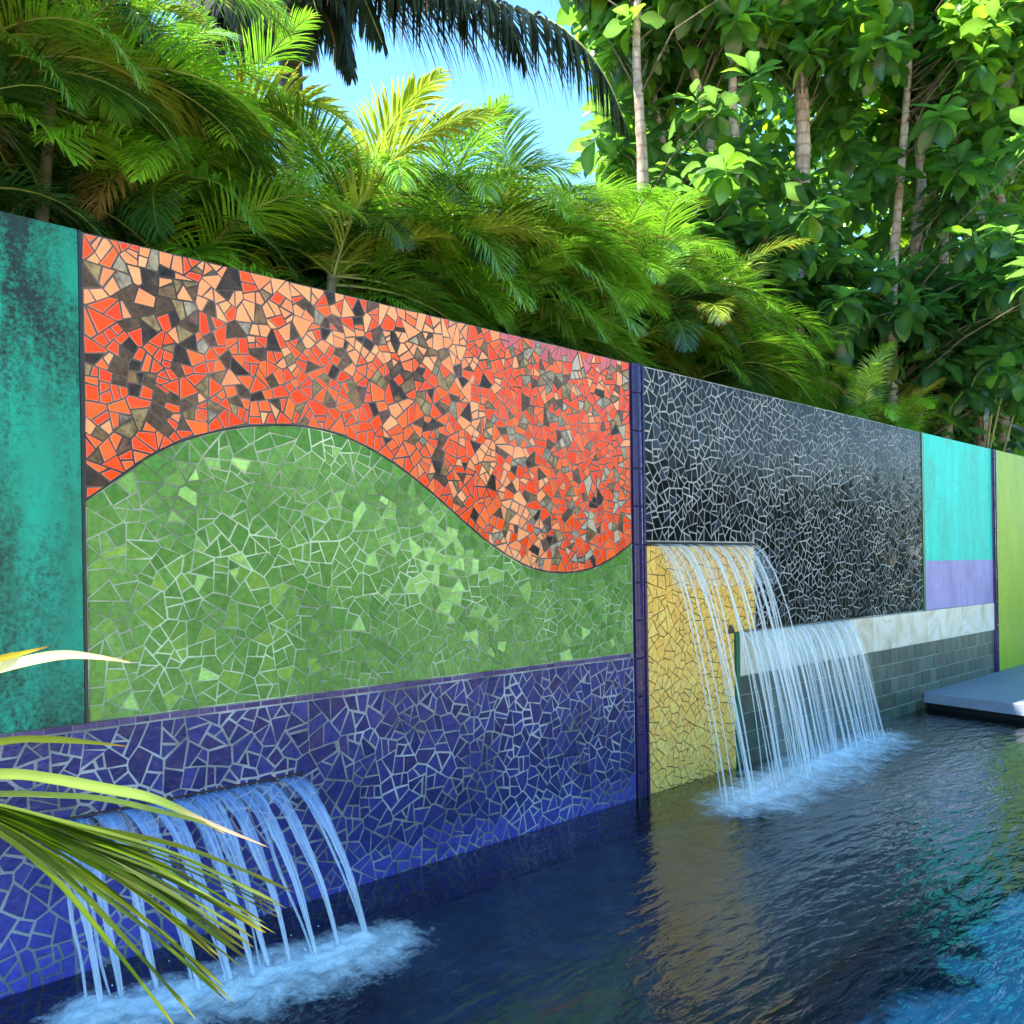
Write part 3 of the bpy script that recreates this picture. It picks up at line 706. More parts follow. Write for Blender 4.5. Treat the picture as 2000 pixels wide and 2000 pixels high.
# ------------------------------------------------------------------ palm fronds
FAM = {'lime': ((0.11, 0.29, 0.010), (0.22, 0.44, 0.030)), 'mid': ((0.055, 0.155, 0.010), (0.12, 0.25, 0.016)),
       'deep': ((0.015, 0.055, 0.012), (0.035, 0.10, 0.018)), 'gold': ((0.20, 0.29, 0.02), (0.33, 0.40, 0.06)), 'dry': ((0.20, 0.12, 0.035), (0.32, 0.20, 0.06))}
def frond_geo(path, leaf_len, n, width, hang, vup, fam, r, brown=0.0, start=.12, rad=.011, m_leaf=0, m_st=1, seg=4, tipspread=0.55, wide=False):
    """a pinnate leaf: arching stalk with a row of narrow leaflets down each side"""
    b = MB(); P = [Vector(p) for p in path]; N = len(P) - 1
    b.tube(P, [rad * (1 - .85 * i / N) for i in range(N + 1)], 5, (1, 1, 1), m_st)
    side0 = (P[-1] - P[0]).cross(Vector((0, 0, 1)))
    if side0.length < .05: side0 = Vector((0, 1, 0))
    side0.normalize(); c0, c1 = FAM[fam] if isinstance(fam, str) else fam
    for k in range(n):
        s = start + (1 - start) * (k + .5) / n; q = s * N; i = min(int(q), N - 1); p = P[i].lerp(P[i + 1], q - i)
        tg = (P[min(i + 2, N)] - P[max(i - 1, 0)]).normalized(); up = side0.cross(tg).normalized()
        if up.z < 0: up = -up
        L0 = leaf_len * (math.sin(PI * min(1, .18 + .80 * s)) ** .7) * r.uniform(.88, 1.08)
        for sg in (-1, 1):
            an = (R(38) + (R(66) - R(38)) * (1 - s)) * (1 if wide else .80) + r.gauss(0, .06)
            d = (side0 * sg * math.sin(an) + tg * math.cos(an) * (.6 + tipspread * s) + up * (vup + r.gauss(0, .08))).normalized()
            w = width * (.75 + .4 * math.sin(PI * s)); pos = p.copy(); V = []; T = []; hg = hang * r.uniform(.7, 1.35)
            col = lerp3(c0, c1, r.random()); bt = r.random() < brown
            for j in range(seg + 1):
                f = j / seg; wd = w * (.55, 1, .92, .62, .05)[j] if seg == 4 else w * (1 - f)
                wv = d.cross(up); wv = wv.normalized() if wv.length > .01 else tg
                V += [tuple(pos + wv * wd / 2), tuple(pos - wv * wd / 2)]
                cc = col if not bt else lerp3(col, (0.26, 0.10, 0.02), max(0, (f - .35) / .65))
                T += [cc, cc]
                d = (d + Vector((0, 0, -1)) * hg * (.25 + .75 * f)).normalized(); pos = pos + d * (L0 / seg)
            b.add(V, [(2 * j, 2 * j + 1, 2 * j + 3, 2 * j + 2) for j in range(seg)], T, m_leaf)
    return b
def arc(L, elev, droop, n=12, pw=1.5, side=0.0):
    P = [Vector((0, 0, 0))]
    for i in range(n):
        s = (i + .5) / n; a = elev - droop * s ** pw; yw = side * s * s
        P.append(P[-1] + Vector((math.cos(a) * math.cos(yw), math.cos(a) * math.sin(yw), math.sin(a))) * L / n)
    return P
r = random.Random(21); FR = []
for el, dr, L in [(80, 75, 1.6), (70, 95, 1.65), (60, 110, 1.65), (48, 110, 1.6), (36, 105, 1.55), (24, 95, 1.5), (10, 80, 1.4), (-8, 65, 1.25)]:
    for fam in (('lime', 'lime', 'mid', 'gold', 'deep') if el > 40 else ('lime', 'mid', 'deep') if el > 5 else ('mid', 'deep', 'dry')):  # limier high fronds, deeper low ones: sun and shade put into the colour
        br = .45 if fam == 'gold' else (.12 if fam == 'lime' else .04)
        AR = arc(L, R(el), R(dr), side=r.uniform(-.5, .5)); TP = AR[-1]
        me = frond_geo(AR, .47, 72, .0130 if fam != 'gold' else .022, r.uniform(.20, .42), r.uniform(.05, .35), fam, r, br).mesh('frond', [M_palm, M_rachis])
        me['tip'] = (TP.x, TP.y); FR.append((el, fam, me))
def palm(x, y, ztop, label, seed, n=30, spread=1.0, scale=1.0, bias=-0.45):
    r = random.Random(seed); root = empty('palm', (x, y, .45)); tag(root, label, 'palm', 'feathery palms behind the wall')
    st = []
    for k in range(4):
        bx, by = r.uniform(-.22, .22), r.uniform(-.2, .2); hz = ztop - .45 - (1.15, 1.45, 1.8, 2.2)[k] * scale
        tx, ty = bx + r.uniform(-.28, .28) * spread, by + r.uniform(-.28, .12) * spread
        b = MB(); b.tube([(bx, by, -.05), (bx + (tx - bx) * .4, by + (ty - by) * .4, hz * .5), (tx, ty, hz)], [.045, .038, .03], 7)
        b.build('trunk', [M_cane], root, smooth=True); st.append((tx, ty, hz))
    for k in range(n):
        tx, ty, hz = st[k % 4]
        lo = k / n
        want = 74 - 84 * lo + r.gauss(0, 8)
        cand = sorted(FR, key=lambda f: abs(f[0] - want) + r.uniform(0, 9))
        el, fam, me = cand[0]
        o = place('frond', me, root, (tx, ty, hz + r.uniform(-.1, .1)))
        k_ = scale * r.uniform(.75, 1.12); tip = me['tip']
        for _try in range(12):
            az = bias + r.gauss(0, 1.5)
            if y + ty + (tip[0] * math.sin(az) + tip[1] * math.cos(az)) * k_ > (.12 if hz < 4.2 else -.15): break
        else: az = r.uniform(.4, 2.7)
        o.rotation_euler = (r.gauss(0, .10), r.gauss(0, .08), az); o.scale = (k_, k_, k_)

# front row just behind the wall, then a second row that fills in behind it
PALMS = [
 (0.35, 1.3, 5.98, 'tall yellow green palm behind the dark teal panel at the left edge'),
 (1.30, 1.2, 5.23, 'palm above the left end of the orange mosaic'),
 (2.20, 1.4, 5.20, 'palm behind the orange mosaic above the crest of the green wave'),
 (3.15, 1.25, 4.68, 'palm behind the orange mosaic, midway along its top edge'),
 (4.05, 1.4, 5.06, 'palm with upright fronds against the sky behind the orange mosaic'),
 (4.95, 1.3, 5.18, 'palm behind the indigo post between orange and black mosaics'),
 (5.85, 1.35, 5.18, 'palm behind the left end of the black mosaic'),
 (6.85, 1.25, 5.13, 'bright palm above the middle of the black mosaic'),
 (7.75, 1.2, 4.83, 'pale green palm behind the right half of the black mosaic'),
 (8.80, 1.0, 4.20, 'low palm behind the right end of the black mosaic'),
 (9.90, .95, 4.00, 'low dark palm above the green strip beside the turquoise panel'),
 (11.0, .95, 3.80, 'low palm with fine fronds behind the turquoise panel'),
 (-0.35, 2.5, 6.35, 'big palm filling the upper left corner, behind the teal panel'),
 (0.95, 2.4, 6.10, 'tall palm at the top left behind the front palms'),
 (1.80, 2.3, 5.60, 'second row palm left of the dark coconut palm trunk'),
 (2.9, 2.3, 5.13, 'second row palm under the hanging coconut fronds'),
 (4.0, 2.2, 5.12, 'second row palm with spiky top below the patch of blue sky'),
 (5.2, 2.2, 5.25, 'second row palm left of the gap of blue sky'),
 (6.6, 2.2, 5.28, 'second row palm below the gap of blue sky'),
 (8.0, 2.0, 5.28, 'second row palm at the foot of the broadleaf trunks'),
 (2.35, 2.75, 5.62, 'palm farthest back at the foot of the dark coconut palm trunk'),
]
for i, (x, y, zt, lab) in enumerate(PALMS):
    low = x > 8.3
    palm(x, y, zt, lab, 100 + i, 58 if y < 1.5 else 46, scale=.66 if low else .88)

# coconut palm against the sky, its shade side painted as near-black leaf colour
r = random.Random(77)
coco = empty('coconut_palm', (5.45, 5.45, .45)); tag(coco, 'dark coconut palm with long fronds hanging against the blue sky', 'palm')
b = MB(); b.tube([(0.1, .2, -.1), (.22, .1, 4), (.19, .07, 7.2), (.0, 0, 9.4)], [.2, .15, .14, .13], 10); b.build('trunk', [M_cocotrunk], coco, smooth=True)
CO = ((0.010, 0.020, 0.014), (0.028, 0.045, 0.022))
c0 = Vector((5.31, 5.6, 9.75)); L0 = Vector(coco.location)
def cfrond(pts, leaf=.85, n=110, fam=CO, brown=0.03, hang=1.15):
    pts = [Vector(p) for p in pts]; P = []
    for i in range(len(pts) - 1):
        a, b_, c, d = pts[max(i - 1, 0)], pts[i], pts[i + 1], pts[min(i + 2, len(pts) - 1)]
        for k in range(4):
            t_ = k / 4; P.append(.5 * ((2 * b_) + (c - a) * t_ + (2 * a - 5 * b_ + 4 * c - d) * t_**2 + (3 * b_ - a - 3 * c + d) * t_**3))
    P.append(pts[-1])
    g = frond_geo([p - L0 for p in P], leaf, n, .038, hang, -.05, fam, r, brown, start=.10, rad=.035, wide=True)
    g.build('frond', [M_palm_shaded, M_rachis], coco)
cfrond([c0, (5.38, 4.93, 8.5), (5.73, 4.02, 7.90), (6.07, 3.12, 7.48), (6.43, 2.35, 7.10), (6.58, 1.92, 6.74), (6.72, 1.65, 6.32), (6.78, 1.45, 5.80)], 1.2, 170)
cfrond([c0, (5.2, 4.7, 8.5), (5.4, 3.9, 8.0), (5.7, 3.3, 7.75), (5.95, 2.8, 7.45), (6.15, 2.45, 7.05), (6.25, 2.3, 6.6)], 1.1, 140)
cfrond([c0, (4.76, 4.84, 8.67), (4.39, 4.5, 7.9), (4.23, 4.37, 7.45), (4.16, 4.3, 7.1)], .95, 130)
cfrond([c0, (4.80, 4.9, 8.5), (4.45, 4.6, 7.6), (4.33, 4.45, 7.15), (4.28, 4.4, 6.8)], .95, 130)
cfrond([c0, (4.9, 4.7, 8.5), (4.72, 4.25, 7.65), (4.68, 4.05, 7.2), (4.66, 3.9, 6.85)], .95, 130)
cfrond([c0, (4.84, 4.76, 8.67), (4.58, 4.31, 7.85), (4.51, 4.1, 7.40), (4.49, 3.98, 7.0)], .95, 130)
cfrond([c0, (4.93, 4.81, 8.74), (4.91, 4.27, 7.95), (4.92, 3.98, 7.49), (4.93, 3.82, 7.11)], .95, 130)
cfrond([c0, (4.8, 4.8, 8.78), (5.0, 3.9, 7.95), (5.27, 3.21, 7.52), (5.5, 2.7, 7.20), (5.65, 2.28, 6.85)], 1.0, 140)
cfrond([c0, (5.0, 4.6, 8.6), (4.9, 4.1, 8.1), (4.95, 3.7, 7.7), (5.1, 3.4, 7.3), (5.25, 3.2, 6.7)], .85)
cfrond([c0, (5.2, 4.9, 8.9), (5.35, 4.2, 8.45), (5.6, 3.5, 8.1), (5.9, 2.9, 7.75), (6.2, 2.3, 7.3)], .85)
cfrond([c0, (5.0, 5.1, 9.1), (4.85, 4.5, 8.7), (4.8, 3.9, 8.1), (4.9, 3.5, 7.4)], .85)
cfrond([c0, (4.9, 5.6, 9.0), (4.6, 5.5, 8.3), (4.45, 5.4, 7.7), (4.4, 5.3, 7.0)], .8)
cfrond([c0, (5.6, 5.2, 9.1), (5.75, 4.9, 8.6), (5.8, 4.7, 8.0), (5.82, 4.6, 7.3)], .8)
cfrond([c0, (5.0, 5.9, 9.4), (4.6, 6.3, 9.1), (4.3, 6.6, 8.5), (4.1, 6.8, 7.8)], .8)
cfrond([c0, (5.7, 5.9, 9.5), (6.3, 6.2, 9.5), (6.9, 6.5, 9.2), (7.4, 6.8, 8.6)], .8)
cfrond([c0, (5.6, 4.6, 9.2), (6.0, 3.9, 8.95), (6.5, 3.2, 8.6), (7.0, 2.7, 8.1), (7.3, 2.4, 7.6)], .8)
cfrond([c0, (5.0, 5.2, 10.4), (4.4, 4.8, 10.6), (3.7, 4.4, 10.2), (3.2, 4.0, 9.4)], .8)
cfrond([c0, (5.6, 6.2, 10.4), (5.9, 7.0, 10.7), (6.2, 7.9, 10.3)], .8)

# ------------------------------------------------------------------ broadleaf trees
def leaf_geo(L, W, droop, fold, wob=0.0):
    V = []; F = []; n = 6
    prof = (.10, .45, .78, 1.0, .96, .66, .06)
    p = Vector((0, 0, 0)); a = 0.0
    for i in range(n + 1):
        f = i / n; w = W / 2 * prof[i]; z = fold * w
        V += [(p.x, -w, p.z + z + wob * w * math.sin(i * 2.1)), (p.x, 0, p.z), (p.x, w, p.z + z - wob * w * math.sin(i * 1.7))]
        a = -droop * f; p = p + Vector((math.cos(a), 0, math.sin(a))) * L / n
    for i in range(n):
        for k in (0, 1): F.append((3 * i + k, 3 * i + k + 1, 3 * i + k + 4, 3 * i + k + 3))
    return V, F
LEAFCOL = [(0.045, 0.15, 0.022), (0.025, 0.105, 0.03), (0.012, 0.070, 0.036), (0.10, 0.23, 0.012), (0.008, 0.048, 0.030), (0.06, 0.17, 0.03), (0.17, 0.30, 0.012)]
r = random.Random(5); LEAF = []
for i, c in enumerate(LEAFCOL):
    for dr in (R(20), R(55)):
        c = tuple(a * .8 for a in c) if dr < 0.5 else c
        V, F = leaf_geo(.36, .18, dr, .22, .12); b = MB()
        T = []
        for k in range(len(V)): T.append(lerp3(c, (0.12, 0.24, 0.06), .35) if k % 3 == 1 else c)
        b.add(V, F, T); LEAF.append((i, V, F, T, b.mesh('leaf', [M_fig], True)))
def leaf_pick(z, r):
    up = max(0, min(1, (z - 4.6) / 3.4))  # lime tints high up and dark ones low paint in backlight and shade
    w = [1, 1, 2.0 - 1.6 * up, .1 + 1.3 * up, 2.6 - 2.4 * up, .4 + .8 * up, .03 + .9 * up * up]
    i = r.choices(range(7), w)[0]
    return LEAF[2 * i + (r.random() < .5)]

def broad_tree(trunks, label, seed, nlimb=40, rtop=.065, zlo=3.6, zhi=9.6, dens=(.33, .05, .62), reach=(.25, 1.25), side=(-PI, PI), group='broadleaf trees behind the wall', kinds=('tree', 'broadleaf_tree'), drop=None):
    r = random.Random(seed); base = Vector((trunks[0][-1][0], trunks[0][-1][1], .45))
    root = empty(kinds[1], base); tag(root, label, kinds[0], group)
    for tr in trunks:
        pts = [Vector(p) - base for p in tr]
        pts.append(Vector((pts[-1].x, pts[-1].y, -.1))); pts = pts[::-1]; n = len(pts)
        b = MB(); P = []; RR = []
        for i in range(n - 1):
            a, b_, c, d = pts[max(i - 1, 0)], pts[i], pts[i + 1], pts[min(i + 2, n - 1)]
            for k in range(5):
                t_ = k / 5; P.append(.5 * ((2 * b_) + (c - a) * t_ + (2 * a - 5 * b_ + 4 * c - d) * t_**2 + (3 * b_ - a - 3 * c + d) * t_**3))
        P.append(pts[-1])
        RR = [1.05 * rtop * (1.45 - .75 * i / (len(P) - 1)) * (1 + .06 * math.sin(i * 2.3)) for i in range(len(P))]
        b.tube(P, RR, 10); b.build('trunk', [M_bark], root, smooth=True)
    cl = []; bls = [MB() for _ in trunks]
    for k in range(nlimb):
        tr = trunks[k % len(trunks)]; bl = bls[k % len(trunks)]
        band = r.choices((0, 1, 2), dens)[0]
        z = (r.uniform(zlo, 5.3), r.uniform(5.7, 7.3), r.uniform(7.7, zhi))[band]
        pts = sorted([Vector(p) for p in tr], key=lambda p: p.z)
        z0 = min(z - r.uniform(.4, 1.1), pts[-1].z + .2); q = pts[0]
        for a, b_ in zip(pts, pts[1:]):
            if a.z <= z0: q = a.lerp(b_, min(1, (z0 - a.z) / max(.01, b_.z - a.z)))
        az = r.uniform(*side); rc = r.uniform(*reach)
        e = Vector((q.x + math.cos(az) * rc, q.y + math.sin(az) * rc, z))
        st = Vector((q.x, q.y, min(z0, q.z)))
        mid = st.lerp(e, .5) + Vector((r.gauss(0, .08), r.gauss(0, .08), .12))
        bl.tube([st - base, mid - base, e - base], [.014, .010, .007], 5) if k % 2 == 0 else None
        for _ in range(r.choice((1, 2, 2, 3))):
            e2 = e + Vector((r.gauss(0, .22), r.gauss(0, .22), r.gauss(.02, .16)))
            bl.tube([e - base, e2 - base], [.006, .004], 4); cl.append((e2, az))
    for bl in bls: bl.build('branches', [M_twig], root, smooth=True)['kind'] = 'stuff'
    L = []
    for c, az in cl:
        if c.y < .10 and c.z < 3.4: continue
        n = r.randint(10, 16); a0 = r.uniform(0, 6.28)
        for k in range(n):
            a = a0 + k * 2.4; el = R(28) - R(75) * (k / n) + r.gauss(0, .2)
            mt = Matrix.Translation(c + Vector((0, 0, .01 * (n - k)))) @ Matrix.Rotation(a, 4, 'Z') @ Matrix.Rotation(-el, 4, 'Y') @ Matrix.Rotation(r.gauss(0, .35), 4, 'X') @ Matrix.Translation((.02, 0, 0)) @ Matrix.Scale(r.uniform(.65, 1.2), 4)
            u, v, z = project(c); vis = (0 if -60 < u < 2060 and -60 < v < 2060 else 50)
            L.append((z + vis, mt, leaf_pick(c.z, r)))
    L.sort(key=lambda a: a[0]); tb = Matrix.Translation(-base)
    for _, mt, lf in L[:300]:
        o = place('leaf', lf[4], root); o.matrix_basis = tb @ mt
    if L[300:]:
        b = MB()
        for _, mt, lf in L[300:]:
            mm = tb @ mt; b.add([tuple(mm @ Vector(v)) for v in lf[1]], lf[2], lf[3])
        o = b.build('crown', [M_fig], root, smooth=True); o['kind'] = 'stuff'

broad_tree([[(8.26, 2.37, 8.4), (8.23, 2.4, 7.43), (8.25, 2.38, 6.71), (8.27, 2.36, 5.5)]], 'slender broadleaf tree right beside the gap of blue sky', 201, 54, .05, 5.4, 9.2, (.10, .2, .7), (.3, 1.1), (-1.4, 1.9))
broad_tree([[(9.36, 2.98, 7.57), (9.45, 2.89, 6.83), (9.58, 2.76, 5.95), (9.64, 2.7, 5.0)]], 'thin leaning broadleaf tree behind the second and third trunks', 202, 54, .045, 4.8)
broad_tree([[(9.21, 2.42, 8.08), (9.4, 2.23, 6.91), (9.44, 2.19, 6.33), (9.55, 2.09, 5.36), (9.56, 2.07, 4.59)], [(9.65, 1.99, 8.07), (9.62, 2.01, 7.3), (9.64, 2.0, 6.52), (9.61, 2.02, 5.3), (9.61, 2.03, 4.59)]], 'broadleaf tree with a pair of trunks side by side', 203, 70, .06, 5.2)
broad_tree([[(10.44, 1.63, 9.03), (10.48, 1.59, 8.23), (10.51, 1.56, 7.31), (10.5, 1.57, 6.45), (10.47, 1.6, 5.65), (10.41, 1.65, 4.66)]], 'broadleaf tree with the thickest pale trunk, behind the black mosaic', 204, 92, .085, 4.3)
broad_tree([[(12.77, 0.94, 8.36), (12.62, 0.95, 7.57), (12.68, 0.95, 6.74), (12.58, 0.97, 6.27), (12.52, 0.98, 5.63), (12.5, 1.01, 4.54)]], 'broadleaf tree with a crooked pale trunk above the turquoise panel', 205, 96, .065, 3.9)
broad_tree([[(13.61, 0.77, 8.05), (13.36, 0.78, 7.24), (13.26, 0.82, 6.5), (13.21, 0.86, 5.97), (13.22, 0.85, 4.63)]], 'broadleaf tree with a thin forked trunk beside the crooked one', 206, 83, .05, 3.9)
broad_tree([[(14.06, 0.87, 8.68), (14.15, 0.78, 7.66), (14.23, 0.71, 6.56), (14.22, 0.71, 5.0)]], 'broadleaf tree with a shaded trunk behind the lime wall', 207, 73, .07, 3.9)
broad_tree([[(15.24, 0.83, 8.68), (15.31, 0.76, 7.44), (15.33, 0.74, 6.86), (15.31, 0.76, 4.96)]], 'broadleaf tree at the far right edge, its trunk mostly hidden', 208, 73, .07, 3.9)
broad_tree([[(11.9, .75, 8.6), (11.8, .8, 7.4), (11.6, .85, 6.0), (11.5, .9, 4.5)]], 'broadleaf tree with big glossy leaves overhanging the upper right corner', 209, 64, .05, 3.9, 9.0, (.30, .15, .55), (.5, 2.2), (-2.2, -.2))

# bare looping stems over the lime wall
b = MB(); base = Vector((13.2, .4, .45))
for pts in ([(13.15, .35, 2.9), (13.1, .25, 3.5), (13.2, .1, 4.3), (13.5, 0, 4.75), (14.0, .05, 4.5)], [(13.3, .4, 2.8), (13.3, .2, 3.7), (13.5, .05, 4.5), (13.9, -.05, 5.1)], [(13.9, .4, 2.9), (13.95, .2, 3.7), (14.2, .1, 4.6)]):
    b.tube([Vector(p) - base for p in ([(13.2, .45, .4)] + pts)], [.022] + [.02 - .003 * i for i in range(len(pts))], 6, (.3, .26, .1))
o = b.build('stem', [mat_plain('green_stem', (0.22, 0.22, 0.07), .5, .3, 6)], None, True, base); o.name = 'vine'
tag(o, 'bare arching green stems rising above the lime wall', 'vine')

# far foliage that closes the view behind the trees and the palms
def mass(name, n, fn, size, cols, label, mat, seed):
    r = random.Random(seed); V = []; F = []; T = []
    lv, lf = leaf_geo(1, .42, .5, .25); lv = [Vector(v) for v in lv[::1]]
    b = MB()
    for _ in range(n):
        p = fn(r)
        if p is None: continue
        s = size * r.uniform(.6, 1.3); q = Matrix.Translation(p) @ Matrix.Rotation(r.uniform(0, 6.28), 4, 'Z') @ Matrix.Rotation(r.gauss(.3, .5), 4, 'Y') @ Matrix.Rotation(r.gauss(0, .6), 4, 'X') @ Matrix.Scale(s, 4)
        c = r.choice(cols); k = r.uniform(.7, 1.3)
        b.add([tuple(q @ v) for v in lv], lf, tuple(a * k for a in c))
    o = b.build(name, [mat], smooth=True); tag(o, label, 'foliage', kind='stuff')
def f_tree(r):
    x, y = r.uniform(9.5, 23), r.uniform(2.8, 8.0); z = r.uniform(2.5, 11)
    if x > 14.5 and r.random() < .6: y = r.uniform(.6, 3)
    if y - 2.8 > (x - 8.6) * 1.1: return None
    if noise.noise(Vector((x * .7, y * .7, z * .7))) < -.34 + .02 * (z - 6): return None
    u, v, _ = project((x, y, z))
    return Vector((x, y, z)) if u > 1180 else None
mass('treeline', 26000, f_tree, .38, [(0.02, 0.06, 0.014), (0.012, 0.04, 0.014), (0.02, 0.07, 0.02), (0.16, 0.30, 0.012), (0.03, 0.09, 0.015)], 'dense mass of broad leaves behind the pale trunks', M_fig, 31)  # the lime tint among the dark ones paints in sunlit leaves
def f_under(r):  # dark leaf colours paint in the black shadow behind the palms
    x = r.uniform(-3, 12.5); y = r.uniform(1.4, 3.6); z = r.uniform(1.0, 3.9 - (.3 if x > 8 else 0))
    return Vector((x, y, z))
mass('undergrowth', 9000, f_under, .34, [(0.02, 0.05, 0.012), (0.03, 0.07, 0.015), (0.012, 0.03, 0.01), (0.06, 0.04, 0.02)], 'dark tangled undergrowth filling in the shadow between the palm stems', M_fig, 32)
def f_low(r):
    x = r.uniform(10.5, 24); y = r.uniform(.45, 2.6); z = r.uniform(2.2, 4.9)
    return Vector((x, y, z)) if noise.noise(Vector((x * 1.3, y, z * 1.3))) > -.2 else None
mass('shrubbery', 5500, f_low, .24, [(0.014, 0.06, 0.03), (0.02, 0.08, 0.035), (0.03, 0.09, 0.02), (0.10, 0.13, 0.02)], 'dark glossy shrubs along the top of the turquoise and lime panels', M_fig, 33)

def f_opp(r):  # unseen foliage, added so the black tiles mirror something dark
    x = r.uniform(5, 46); y = r.uniform(-14.5, -12.0) - .12 * max(0, 10 - x); z = r.uniform(.1, 5.4)
    return Vector((x, y, z)) if z < 4.5 + 1.3 * noise.noise(Vector((x * .35, 2, 1))) else None
mass('hedge', 18000, f_opp, .62, [(0.014, 0.05, 0.015), (0.02, 0.07, 0.015), (0.03, 0.08, 0.015)], 'unseen dark hedge added across the terrace to darken the black tile reflections', M_fig, 41)

# ------------------------------------------------------------------ leaves of the plant beside the camera
fg = empty('foreground_palm', (-0.75, -2.35, .16)); tag(fg, 'sword leaved palm reaching in from the lower left corner', 'plant')
FL = Vector(fg.location)
def smooth_path(pts, k=6):
    pts = [Vector(p) for p in pts]; P = []
    for i in range(len(pts) - 1):
        a, b_, c, d = pts[max(i - 1, 0)], pts[i], pts[i + 1], pts[min(i + 2, len(pts) - 1)]
        for j in range(k):
            t_ = j / k; P.append(.5 * ((2 * b_) + (c - a) * t_ + (2 * a - 5 * b_ + 4 * c - d) * t_**2 + (3 * b_ - a - 3 * c + d) * t_**3))
    return P + [pts[-1]]
def strap(pts, w, cols, tip=(0.35, 0.16, 0.06), tip0=.82, roll=0.0, wprof=None, name='leaf', fold=.35):
    P = smooth_path(pts); n = len(P) - 1; b = MB(); V = []; T = []
    for i, p in enumerate(P):
        s = i / n; tg = (P[min(i + 1, n)] - P[max(i - 1, 0)]).normalized()
        up = Vector((0, 0, 1)); sd = tg.cross(up).normalized(); nn = sd.cross(tg).normalized()
        sd2 = sd * math.cos(roll) + nn * math.sin(roll); n2 = nn * math.cos(roll) - sd * math.sin(roll)
        ww = w * (min(1, (1 - s) * 3.2) ** .8 if not wprof else wprof(s)) + .0006
        c = lerp3(cols[0], cols[1], s); c = c if s < tip0 else lerp3(c, tip, min(1, (s - tip0) / .08))
        ce = tuple(a * .62 for a in c)
        V += [tuple(p - FL + sd2 * ww / 2 + n2 * ww * fold / 2), tuple(p - FL), tuple(p - FL - sd2 * ww / 2 + n2 * ww * fold / 2)]; T += [ce, c, ce]
    b.add(V, [q for i in range(n) for q in ((3 * i, 3 * i + 1, 3 * i + 4, 3 * i + 3), (3 * i + 1, 3 * i + 2, 3 * i + 5, 3 * i + 4))], T)
    o = b.build(name, [M_fg], fg, True); return o
hub = Vector((-.35, -2.30, 1.22))
SUNLIT = ((0.62, 0.66, 0.40), (0.66, 0.68, 0.46)); LG = ((0.22, 0.36, 0.07), (0.26, 0.38, 0.12)); DK = ((0.05, 0.09, 0.008), (0.06, 0.08, 0.01))  # the near-white pair paints sun glare onto one blade
strap([hub, (-.05, -2.2, 1.30), (0.23, -2.14, 1.384), (0.342, -2.18, 1.433), (0.425, -2.192, 1.456), (0.507, -2.203, 1.47), (0.561, -2.214, 1.466), (0.62, -2.23, 1.453)], .024, SUNLIT, (0.62, 0.34, 0.25), .88, roll=.9)
strap([hub, (0.0, -2.15, 1.36), (0.296, -2.135, 1.438), (0.426, -2.192, 1.472), (0.452, -2.205, 1.479), (0.493, -2.217, 1.49)], .014, ((0.2, .25, .03), (0.5, .35, .03)), (0.22, 0.09, 0.03), .86, roll=.9)
strap([hub, (0.02, -1.98, 1.26), (0.279, -1.978, 1.289), (0.453, -2.079, 1.317), (0.517, -2.114, 1.316), (0.579, -2.133, 1.306), (0.639, -2.164, 1.295)], .024, DK, (0.16, 0.06, 0.02), .88, roll=.7)
strap([hub, (-.02, -2.2, 1.29), (0.242, -2.222, 1.31), (0.394, -2.302, 1.305), (0.456, -2.334, 1.292), (0.523, -2.358, 1.269), (0.592, -2.384, 1.244), (0.663, -2.413, 1.2), (0.757, -2.449, 1.146)], .029, LG, (0.62, 0.42, 0.36), .80, roll=.8)
strap([hub, (-.02, -2.2, 1.27), (0.245, -2.197, 1.283), (0.397, -2.29, 1.273), (0.459, -2.323, 1.265), (0.522, -2.358, 1.253), (0.597, -2.39, 1.225), (0.66, -2.41, 1.199), (0.696, -2.417, 1.175)], .024, LG, (0.5, 0.25, 0.12), .90, roll=.6)
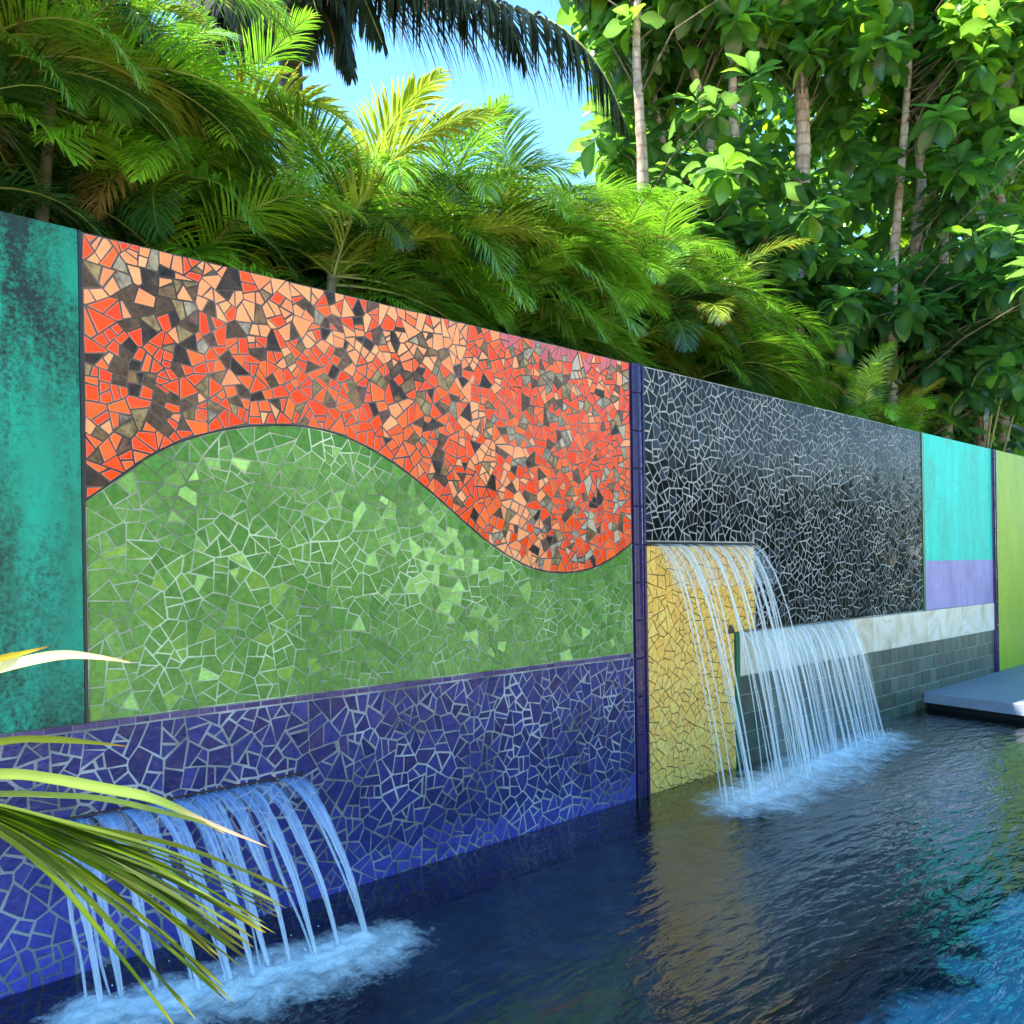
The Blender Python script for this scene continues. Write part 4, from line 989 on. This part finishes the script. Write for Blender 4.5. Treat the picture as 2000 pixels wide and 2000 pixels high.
fan = [(0.765, -2.515, 1.085), (0.728, -2.49, 1.078), (0.722, -2.484, 1.042), (0.729, -2.491, 1.037), (0.725, -2.487, 1.023), (0.713, -2.475, 1.0), (0.716, -2.478, 1.012), (0.703, -2.466, 0.963), (0.674, -2.437, 0.985), (0.682, -2.445, 0.912), (0.679, -2.442, 0.935), (0.623, -2.386, 0.87), (0.752, -2.514, 1.062), (0.698, -2.461, 1.05), (.66, -2.46, .99), (.64, -2.42, 1.02)]
r = random.Random(9)
fan = fan + [tuple(Vector(a).lerp(Vector(b_), .5) + Vector((r.uniform(-.03, .03), r.uniform(-.02, .02), r.uniform(-.02, .02)))) for a, b_ in list(zip(fan, fan[1:]))]
for i, e in enumerate(fan):
    e = Vector(e); k = (1.1 - e.z) / .23
    bs = Vector((0.306, -2.398, 1.306 - .02 * k)) ; m1 = Vector((.43 - .02 * k, -2.43, 1.262 - .062 * k + r.uniform(-.006, .006))); m2 = m1.lerp(e, .5) + Vector((0, r.uniform(-.02, .02), .020 - .012 * k))
    cc = r.choice([((0.06, 0.15, 0.004), (0.10, 0.20, 0.006)), ((0.015, 0.05, 0.005), (0.03, 0.075, 0.006)), ((0.13, 0.25, 0.005), (0.24, 0.33, 0.008)), ((0.02, 0.06, 0.005), (0.04, 0.09, 0.008)), ((0.03, 0.08, 0.005), (0.06, 0.13, 0.008)), ((0.18, 0.29, 0.05), (0.24, 0.34, 0.09))])
    strap([Vector((-.1, -2.33, 1.30)), Vector((0.139, -2.345, 1.336 - .012 * k)), bs, m1, m2, e], r.uniform(.010, .018), cc, (0.34, 0.30, 0.03) if i % 3 else (0.08, 0.05, 0.025), .92, roll=r.uniform(.3, 1.3), wprof=lambda s: .35 + .65 * math.sin(PI * min(1, s * 1.02 + .08)) if s < .93 else max(0, (1 - s) * 8))
b = MB(); b.tube([Vector((0, 0, 0)), hub - FL + Vector((-.12, 0, -.3)), hub - FL, Vector((0.15, -2.335, 1.335)) - FL, Vector((0.31, -2.398, 1.298)) - FL], [.05, .03, .012, .009, .007], 8); b.build('stalk', [M_rachis], fg, True)
